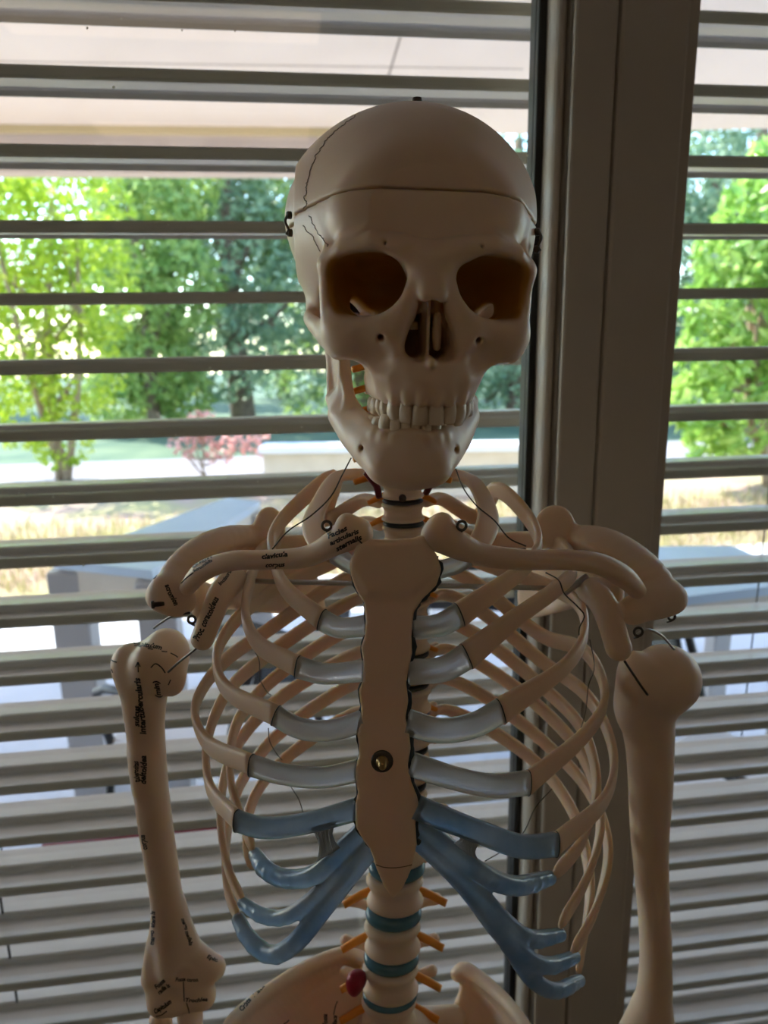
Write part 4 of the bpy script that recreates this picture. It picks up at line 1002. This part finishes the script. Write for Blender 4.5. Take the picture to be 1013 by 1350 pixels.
M['palebark'] = mat('shrub_stem', (.28, .20, .13), (.36, .27, .18), .9, 18)
M['leaf_bright'] = leaf_mat('sunny_leaf', (.30, .46, .03), (.60, .70, .08), .5)
M['leaf_mid'] = leaf_mat('tree_leaf', (.17, .30, .07), (.42, .54, .16), .45)
M['leaf_cool'] = leaf_mat('far_tree_leaf', (.17, .29, .17), (.38, .49, .30), .45)
M['leaf_laurel'] = leaf_mat('laurel_leaf', (.20, .40, .06), (.50, .68, .18), .35, .22)
M['petal'] = leaf_mat('pink_flower', (.70, .30, .26), (.85, .52, .45), .4)
M['blade'] = leaf_mat('grass_blade', (.44, .31, .25), (.36, .37, .12), .35, .7)
M['weed'] = leaf_mat('weed_leaf', (.40, .44, .05), (.62, .50, .14), .4, .6)
def leaves(mb, C, size, r, asp=.55, droop=.35):
    """one small folded leaf at each point"""
    n = len(C); a = r.uniform(0, 2*math.pi, n); t = r.normal(0, .7, n)-droop
    d = np.stack([np.cos(a)*np.cos(t), np.sin(a)*np.cos(t), np.sin(t)], 1)
    u = r.normal(0, 1, (n, 3)); w = np.cross(d, u); w /= np.linalg.norm(w, axis=1)[:, None]; nn = np.cross(d, w)
    L = size*r.uniform(.65, 1.25, n)[:, None]
    p0, p1 = C-d*L*.5, C+d*L*.5; m = C+nn*L*.06
    s1, s2 = m+w*L*asp*.5-nn*L*.1, m-w*L*asp*.5-nn*L*.1
    V = np.stack([p0, s1, p1, s2, m], 1).reshape(-1, 3)
    base = mb.n; mb.v.append(V); mb.n += len(V)
    q = np.arange(n)*5+base
    for i in q.tolist(): mb.f += [(i, i+1, i+4), (i+1, i+2, i+4), (i+2, i+3, i+4), (i+3, i, i+4)]
    mb.m += [0]*(4*n)
def tint(o, r, k=5, per=None):
    me = o.data; n = len(me.vertices)//k; v = np.repeat(r.random(n) if per is None else per, k)
    at = me.attributes.new('leaf_tint', 'FLOAT', 'POINT'); at.data.foreach_set('value', v.astype(np.float32))
def clump_pts(blobs, n, r, shell=.5):
    vol = np.array([b[1][0]*b[1][1]*b[1][2] for b in blobs])**.7; pick = r.choice(len(blobs), n, p=vol/vol.sum())
    d = r.normal(0, 1, (n, 3)); d /= np.linalg.norm(d, axis=1)[:, None]; rad = r.uniform(shell, 1, n)**.5
    c = np.array([b[0] for b in blobs])[pick]; s = np.array([b[1] for b in blobs])[pick]
    return c+d*s*rad[:, None]
def make_tree(name, label, cat, base, h, blobs, n, size, lm, bm_, tr, seed, group=None, asp=.55, shell=.45, stems=1, bend=.1):
    r = np.random.default_rng(seed); base = np.array(base, float)
    t = empty(name, base); tag(t, label, cat, group)
    mb = MB(); leaves(mb, clump_pts([(np.array(b[0])+base, b[1]) for b in blobs], n, r, shell), size, r, asp)
    o = mb.build('foliage', M[lm], t, base=base); tint(o, r)
    for s in range(stems):
        o0 = base+np.array([r.normal(0, .07*(stems > 1)), r.normal(0, .05*(stems > 1)), 0]); top = base+np.array([r.normal(0, bend*2), r.normal(0, bend), h])
        mid = (o0+top)/2+np.array([r.normal(0, bend), r.normal(0, bend), 0])
        mb = MB(); q = spline([o0, mid, top], 14); mb.tube(q, np.linspace(tr, tr*.4, 14), 9)
        tk = mb.build('trunk', M[bm_], t, True, base)
        for b in blobs[:6]:
            e = np.array(b[0])+base; j = q[min(13, int(np.clip((e[2]-base[2])/h, .3, .9)*10))]
            mb = MB(); mb.tube(spline([j, (j+e)/2+np.array([0, 0, -.1]), e], 8), np.linspace(tr*.45, tr*.15, 8), 6); mb.build('branch', M[bm_], t, True, base)
    return t
# ---- ground
def ground(name, poly, z, m, kind='structure'):
    mb = MB(); mb.add([(x, y, z) for x, y in poly], [tuple(range(len(poly)))]); mb.add([(x, y, z-.12) for x, y in poly], [tuple(range(len(poly)))[::-1]])
    k = len(poly)
    mb.f += [(i, k+i, k+(i+1) % k, (i+1) % k)[::-1] for i in range(k)]; mb.m += [0]*k
    o = mb.build(name, M[m]); fix_normals(o); o['kind'] = kind; return o
yg = 4.35
ground('paving', [(-9, .96), (9, .96), (9, yg+.8), (1.6, yg+.5), (-9, yg-.3)], -.02, 'paving')
ground('lawn', [(-9, yg-.3), (1.6, yg+.5), (9, yg+.8), (14, 8.3), (-14, 8.0)], -.03, 'drygrass')
ground('road', [(-16, 8.0), (16, 8.4), (18, 10.6), (-18, 10.4)], -.05, 'road')
ground('verge', [(-18, 10.4), (18, 10.6), (40, 40), (-40, 40)], -.06, 'greengrass')
# ---- overhanging slab
zS = 2.95; eL, eM, eR = WZ(-200, 160, zS), WZ(690, 177, zS), WZ(1250, 164, zS)
def slab(name, pts, z0, z1, m):
    mb = MB(); k = len(pts); mb.add([(p[0], p[1], z) for z in (z0, z1) for p in pts], [tuple(range(k))[::-1], tuple(range(k, 2*k))]+[(i, (i+1) % k, k+(i+1) % k, k+i) for i in range(k)])
    o = mb.build(name, M[m]); fix_normals(o); return structure(o)
slab('ceiling_outside', [(-8, .93), (8, .93), (eR[0]+3, eR[1]-.35), eR, eM, eL, (eL[0]-4, eL[1])], zS, zS+.22, 'soffit')
slab('wall_outside', [(-8, .82), (8, .82), (8, .94), (-8, .94)], 2.50, zS+.2, 'soffit')
mb = MB()
for a, b in (((-60, 80), (690, 91)), ((530, 42), (512, 102))):
    p, q = WZ(*a, zS-.001), WZ(*b, zS-.001); d = q-p; L = np.linalg.norm(d); d /= L
    w = np.array([-d[1], d[0], 0])*.006; mb.add([p+w, p-w, q-w, q+w], [(0, 1, 2, 3)])
o = mb.build('trim_1', M['soffitjoint']); structure(o)
# beam along the left part of the slab edge, yellow strip above it
pL, pR = WZ(-200, 163, zS), WZ(470, 170, zS); d = (pR-pL)/np.linalg.norm(pR-pL); nrm = np.array([-d[1], d[0], 0]); L = np.linalg.norm(pR-pL)
R3 = np.array([d, nrm, [0, 0, 1]]).T
zB = zS-W(100, 226, ((pL+pR)/2)[1])[2]; mb = MB(); mb.box((pL+pR)/2+nrm*.10+np.array([0, 0, -zB/2]), (L, .16, zB), R3); structure(mb.build('trim_2', M['fascia']))
mb = MB(); mb.box((pL+pR)/2+nrm*.0+np.array([0, 0, -.02]), (L, .05, .05), R3); structure(mb.build('trim_3', M['yellowtrim']))
# ---- low wall beyond the lawn
def lowwall():
    a, b = WZ(345, 590, .50), WZ(745, 586, .50); a[2] = b[2] = .5
    d = (b-a)/np.linalg.norm(b-a); nr = np.array([-d[1], d[0], 0]); R3 = np.array([d, nr, [0, 0, 1]]).T; L = np.linalg.norm(b-a)
    c = (a+b)/2; t = empty('garden_wall', (c[0], c[1], -.03)); tag(t, 'low concrete garden wall with a pale capstone beyond the dry lawn', 'wall')
    mb = MB(); mb.box(c+nr*.15+np.array([0, 0, -.30]), (L, .26, .50), R3, bev=.01); mb.build('wall_body', M['lowwall'], t, base=np.array(t.location))
    mb = MB(); mb.box(c+nr*.15+np.array([0, 0, -.03]), (L+.06, .36, .07), R3, bev=.01); mb.build('capstone', M['whiteseat'], t, base=np.array(t.location))
lowwall()
# ---- tables in the shade of the slab
def table(label, corners, zt_, legs, thick=.09, seed=0):
    """corners: the four top corners seen in the photograph (pixels), far-left, far-right, near-right, near-left"""
    c = np.array([WZ(px, py, zt_) for px, py in corners]); m = c.mean(0); t = empty('outdoor_table', (m[0], m[1], -.02)); tag(t, label, 'table', 'outdoor tables'); b = np.array(t.location)
    mb = MB(); mb.add([(p[0], p[1], z) for z in (zt_-.03, zt_) for p in c], [(3, 2, 1, 0), (4, 5, 6, 7)]+[(i, (i+1) % 4, 4+(i+1) % 4, 4+i) for i in range(4)])
    o = mb.build('table_top', M['tabletop'], t, base=b); fix_normals(o)
    ins = m+(c-m)*.97
    mb = MB(); mb.add([(p[0], p[1], z) for z in (zt_-.03-thick, zt_-.031) for p in ins], [(3, 2, 1, 0), (4, 5, 6, 7)]+[(i, (i+1) % 4, 4+(i+1) % 4, 4+i) for i in range(4)])
    o = mb.build('apron', M['tableedge'], t, base=b); fix_normals(o)
    for p in m+(c-m)*.90:
        mb = MB(); mb.box((p[0], p[1], (zt_-.04-.02)/2), (legs, legs, zt_-.04+.02), bev=.006); mb.build('leg', M['tableleg'], t, base=b)
    return t
table('long blue-grey outdoor table with beige sides seen past the left shoulder', [(300, 656), (343, 661), (200, 752), (70, 738)], .86, .12)
table('broad blue-grey outdoor table right of the window post', [(760, 722), (965, 719), (1075, 766), (790, 800)], .78, .07)
# ---- black metal chairs around the tables
def make_chair():
    t = empty('garden_chair', (0, 0, 0)); r = .013
    def pt(nm, L, rad=r, m='blackmetal'):
        mb = MB(); mb.tube(spline(L, 14) if len(L) > 2 else L, rad, 8); o = mb.build(nm, M[m], t, True); return o
    for sx in (-1, 1):
        pt('leg', [(sx*.22, -.22, .44), (sx*.24, -.27, 0.013)]); pt('leg', [(sx*.22, .20, .44), (sx*.24, .29, 0.013)])
        pt('back_post', [(sx*.22, .20, .44), (sx*.22, .26, .66), (sx*.20, .33, .86)])
        pt('armrest', [(sx*.22, -.21, .44), (sx*.26, -.20, .64), (sx*.26, .05, .66), (sx*.22, .25, .65)])
    mb = MB(); mb.box((0, -.01, .455), (.46, .44, .035), bev=.015); mb.build('seat', M['whiteseat'], t)
    mb = MB(); mb.box((0, .315, .74), (.42, .022, .20), rotm('X', -14), bev=.008); mb.build('backrest', M['blackmetal'], t)
    return t
def copy_tree(o):
    c = o.copy(); COL.objects.link(c)
    for ch in list(o.children): d = ch.copy(); COL.objects.link(d); d.parent = c
    return c
ch0 = make_chair()
CH = [((285, 880), 2.0, -2.2, 'black garden chair with a pale seat behind the left ribs'),
      ((640, 820), 2.6, 2.9, 'black garden chair seen between breastbone and window post'),
      ((985, 880), 1.48, .5, 'black garden chair behind the right shoulder at the picture edge')]
for i, ((px, py), y, rz, lab) in enumerate(CH):
    c = ch0 if i == 0 else copy_tree(ch0); w = W(px, py, y); c.location = (w[0], w[1], -.02); c.rotation_euler = (0, 0, rz); tag(c, lab, 'chair', 'garden chairs outside')
# ---- red bar low outside the left pane
a, b = W(60, 1112, 1.35), W(360, 1085, 1.35)
t = empty('red_rail', ((a[0]+b[0])/2, 1.35, -.02)); tag(t, 'low dark red metal rail outside behind the lower left slats', 'rail'); bb = np.array(t.location)
zr = (a[2]+b[2])/2
mb = MB(); mb.tube([(a[0], 1.35, zr), (b[0], 1.35, zr)], .022, 10); mb.build('bar', M['redbar'], t, True, bb)
for x in (a[0]+.03, b[0]-.03):
    mb = MB(); mb.tube([(x, 1.35, -.02), (x, 1.35, zr)], .012, 10); mb.build('post', M['redbar'], t, True, bb)
# ---- planting
def at(px, py, y): w = W(px, py, y); return np.array([w[0], w[1], w[2]])
def blobs_px(base, L, y):
    out = []
    for px, py, rpx, dy in L:
        c = at(px, py, y+dy)-base; r_ = rpx*(y+dy)/F_PX; out.append((c, (r_, r_*.8, r_)))
    return out
b0 = WZ(88, 632, -.04)
make_tree('young_tree', 'bright yellow-green young tree at the left edge, thin stems rising from the lawn', 'tree', b0, 2.9, blobs_px(b0, [(70, 260, 95, 0), (20, 330, 90, .3), (110, 380, 70, -.2), (50, 430, 80, .1), (-60, 300, 110, .4), (100, 490, 60, -.1), (30, 530, 60, 0), (80, 580, 40, -.2), (-40, 470, 90, .2), (40, 180, 90, .3)], b0[1]), 9500, .11, 'leaf_bright', 'palebark', .05, 21, stems=4, bend=.12)
b0 = WZ(322, 560, -.06)
make_tree('dark_tree', 'tall blue-green tree with a dark trunk beyond the road', 'tree', b0, 5.5, blobs_px(b0, [(320, 330, 75, 0), (270, 270, 85, .5), (370, 270, 80, .3), (330, 220, 110, 1), (260, 400, 70, -.6), (380, 400, 60, -.3), (300, 470, 60, -.6), (390, 480, 55, .2), (220, 480, 55, -.5)], b0[1]), 8500, .19, 'leaf_cool', 'bark', .26, 22)
b0 = WZ(205, 575, -.06)
make_tree('leafy_tree', 'mid-green leafy tree between the bright young tree and the dark trunk', 'tree', b0, 4.2, blobs_px(b0, [(190, 300, 75, 0), (170, 400, 70, .4), (235, 380, 60, -.4), (200, 480, 60, 0), (160, 520, 50, .3), (240, 520, 40, .2), (210, 220, 80, .5)], b0[1]), 7000, .18, 'leaf_mid', 'bark', .13, 23)
b0 = WZ(680, 560, -.06)
make_tree('far_tree', 'blue-green tree seen between the skull and the window post', 'tree', b0, 5.0, blobs_px(b0, [(690, 230, 90, 0), (640, 330, 90, .4), (710, 360, 90, 0), (660, 450, 80, .3), (720, 500, 70, 0), (640, 530, 55, .3), (560, 400, 110, .8)], b0[1]), 7000, .18, 'leaf_cool', 'bark', .2, 24)
b0 = WZ(480, 550, -.06)
make_tree('far_tree', 'broad mid-green tree standing behind the skull', 'tree', b0, 5.0, blobs_px(b0, [(440, 300, 120, 0), (500, 420, 110, .4), (430, 500, 70, 0), (540, 500, 80, .3), (520, 260, 110, .5)], b0[1]), 6000, .2, 'leaf_mid', 'bark', .2, 25)
b0 = WZ(960, 560, -.06)
make_tree('far_tree', 'pale blue-green tree behind the glossy laurel at the right', 'tree', b0, 6.0, blobs_px(b0, [(930, 220, 75, 0), (1010, 260, 80, .5), (900, 330, 70, .2), (960, 420, 90, .4), (870, 480, 70, .3), (1060, 400, 90, 0)], b0[1]), 9000, .18, 'leaf_cool', 'bark', .2, 26)
b0 = WZ(1010, 640, -.04)
make_tree('laurel_bush', 'glossy green laurel bush filling the right pane', 'shrub', b0, 1.9, blobs_px(b0, [(1000, 290, 60, 0), (960, 340, 48, -.2), (935, 400, 42, -.3), (1000, 420, 70, 0), (940, 470, 52, -.2), (920, 530, 45, -.3), (985, 540, 70, 0), (940, 580, 40, -.2), (1040, 330, 80, .1), (1060, 480, 90, .1), (1015, 220, 35, .1)], b0[1]), 3600, .19, 'leaf_laurel', 'palebark', .05, 27, stems=3, asp=.45, shell=.6)
b0 = WZ(268, 640, -.03)
make_tree('pink_shrub', 'wispy shrub with pale pink flower heads on the lawn', 'shrub', b0, .85, blobs_px(b0, [(265, 556, 20, 0), (245, 585, 22, 0), (330, 580, 26, 0), (290, 590, 24, .1), (270, 570, 16, 0)], b0[1]), 420, .07, 'petal', 'palebark', .015, 28, stems=3, asp=.8, shell=.2)
# far wood closing the view
r = np.random.default_rng(40)
for i in range(9):
    x = -17+i*4.25+r.uniform(-.4, .4); y = 19+r.uniform(-1, 2.5); hgt = r.uniform(5.6, 7.0)
    bl_ = [(np.array([r.uniform(-.7, .7), r.uniform(-.6, .6), hgt*f_]), (r.uniform(1.0, 1.4), 1.2, r.uniform(1.0, 1.6))) for f_ in (.18, .35, .5, .65, .8, .95, .3, .75)]
    side = 'leftmost' if i == 0 else None
    make_tree('woodland_tree', ['hazy green tree', 'hazy blue-green tree', 'hazy dark green tree'][i % 3]+' in the wood behind the road, '+['at its far left end', 'second from its left end', 'behind the bright young tree', 'left of the dark trunk', 'behind the skull', 'right of the skull', 'behind the window post', 'behind the laurel bush', 'at its far right end'][i], 'tree', (x, y, -.06), hgt*.9, bl_, 1500, .34, 'leaf_cool' if i % 3 else 'leaf_mid', 'bark', .2, 50+i, 'woodland trees')
# tall dry grass and weeds on the lawn
def scatter(name, n, lm, hgt, wid, px0, px1, y0, y1, seed, label, cat):
    r = np.random.default_rng(seed); V = []; F = []
    for i in range(n):
        y = r.uniform(y0, y1); x = (r.uniform(px0, px1)-CX)/F_PX*y+y*math.tan(YAW)*1.0; a = r.uniform(0, 6.28); h_ = hgt*r.uniform(.4, 1.1); w_ = wid*r.uniform(.6, 1.2); lx, ly = r.normal(0, .3, 2)*h_
        d = np.array([math.cos(a), math.sin(a), 0])*w_; p = np.array([x, y, -.04]); k = len(V)
        V += [p-d, p+d, p+np.array([lx*.4, ly*.4, h_*.6])+d*.7, p+np.array([lx*.4, ly*.4, h_*.6])-d*.7, p+np.array([lx, ly, h_])]
        F += [(k, k+1, k+2, k+3), (k+3, k+2, k+4)]
    mb = MB(); mb.add(V, F); o = mb.build(name, M[lm]); tint(o, r); tag(o, label, cat, kind='stuff'); return o
scatter('dry_grass', 9000, 'blade', .16, .006, -250, 1300, yg+.4, 6.6, 61, 'dry straw-coloured grass covering the lawn', 'grass')
# ============================================================ light
w = bpy.data.worlds.new('sky'); scn.world = w; w.use_nodes = True; nt = w.node_tree; bg = nt.nodes['Background']
sky = nt.nodes.new('ShaderNodeTexSky'); sky.sky_type = 'NISHITA'; sky.sun_disc = False; sky.sun_elevation = math.radians(48); sky.sun_rotation = math.radians(-50)
sky.air_density = 1.0; sky.dust_density = .6; sky.ozone_density = 1.0
cm = nt.nodes.new('ShaderNodeMix'); cm.data_type = 'RGBA'; cm.blend_type = 'MULTIPLY'; cm.inputs['Factor'].default_value = 1.0; cm.inputs['B'].default_value = (.96, 1.0, 1.06, 1)
nt.links.new(sky.outputs[0], cm.inputs['A']); nt.links.new(cm.outputs['Result'], bg.inputs['Color']); bg.inputs['Strength'].default_value = 1.05
def sun(el, az, e, col):
    l = bpy.data.lights.new('sun', 'SUN'); l.energy = e; l.angle = math.radians(.6); l.color = col
    o = bpy.data.objects.new('sun', l); COL.objects.link(o); a, b = math.radians(el), math.radians(az)
    d = Vector((math.sin(b)*math.cos(a), math.cos(b)*math.cos(a), math.sin(a))); o.rotation_euler = d.to_track_quat('Z', 'Y').to_euler(); o.location = d*20
sun(48, -50, 16.0, (1, .95, .89))
# unseen fill lamps added at the ceiling behind the viewer to light the bones' front
def lamp(x, y, e, lab):
    t = empty('fill_lamp', (x, y, RH)); tag(t, lab, 'lamp', 'added fill lamps')
    m, n, b = new_mat('fill_diffuser'); b.inputs['Base Color'].default_value = (.8, .8, .75, 1); b.inputs['Emission Color'].default_value = (1, .68, .42, 1); b.inputs['Emission Strength'].default_value = e
    mb = MB(); mb.box((x, y, RH-.03), (1.22, .32, .06), bev=.01); mb.build('housing', M['ceil'], t, base=np.array(t.location))
    mb = MB(); mb.box((x, y, RH-.063), (1.14, .26, .008)); mb.build('diffuser', m, t, base=np.array(t.location))
lamp(-.4, -1.6, 2.0, 'long fill lamp added at the ceiling, nearer the window'); lamp(-.4, -3.0, 2.0, 'long fill lamp added at the ceiling, nearer the back wall')
scn.view_settings.exposure = 0.0
scn.cycles.use_denoising = True; scn.cycles.max_bounces = 10; scn.cycles.diffuse_bounces = 5; scn.cycles.transparent_max_bounces = 12; scn.cycles.sample_clamp_indirect = 6.0
# ------------------------------------------------------------ camera
cam = bpy.data.cameras.new('camera'); co = bpy.data.objects.new('camera', cam); COL.objects.link(co)
cam.sensor_fit = 'VERTICAL'; cam.sensor_height = 36.0; cam.lens = 36.0*F_PX/1350.0
mw = Matrix.Identity(4)
for i in range(3): mw[i][0], mw[i][1], mw[i][2] = RW[i], UW[i], -FW[i]
mw[2][3] = CAMZ; co.matrix_world = mw
cam.clip_start = .01; cam.clip_end = 300
cam.dof.use_dof = True; cam.dof.focus_distance = .415; cam.dof.aperture_fstop = cam.lens/3.0; cam.dof.aperture_blades = 0
scn.camera = co
scn.view_settings.view_transform = 'Standard'; scn.view_settings.look = 'None'; scn.view_settings.gamma = 1.0; scn.view_settings.use_curve_mapping = False
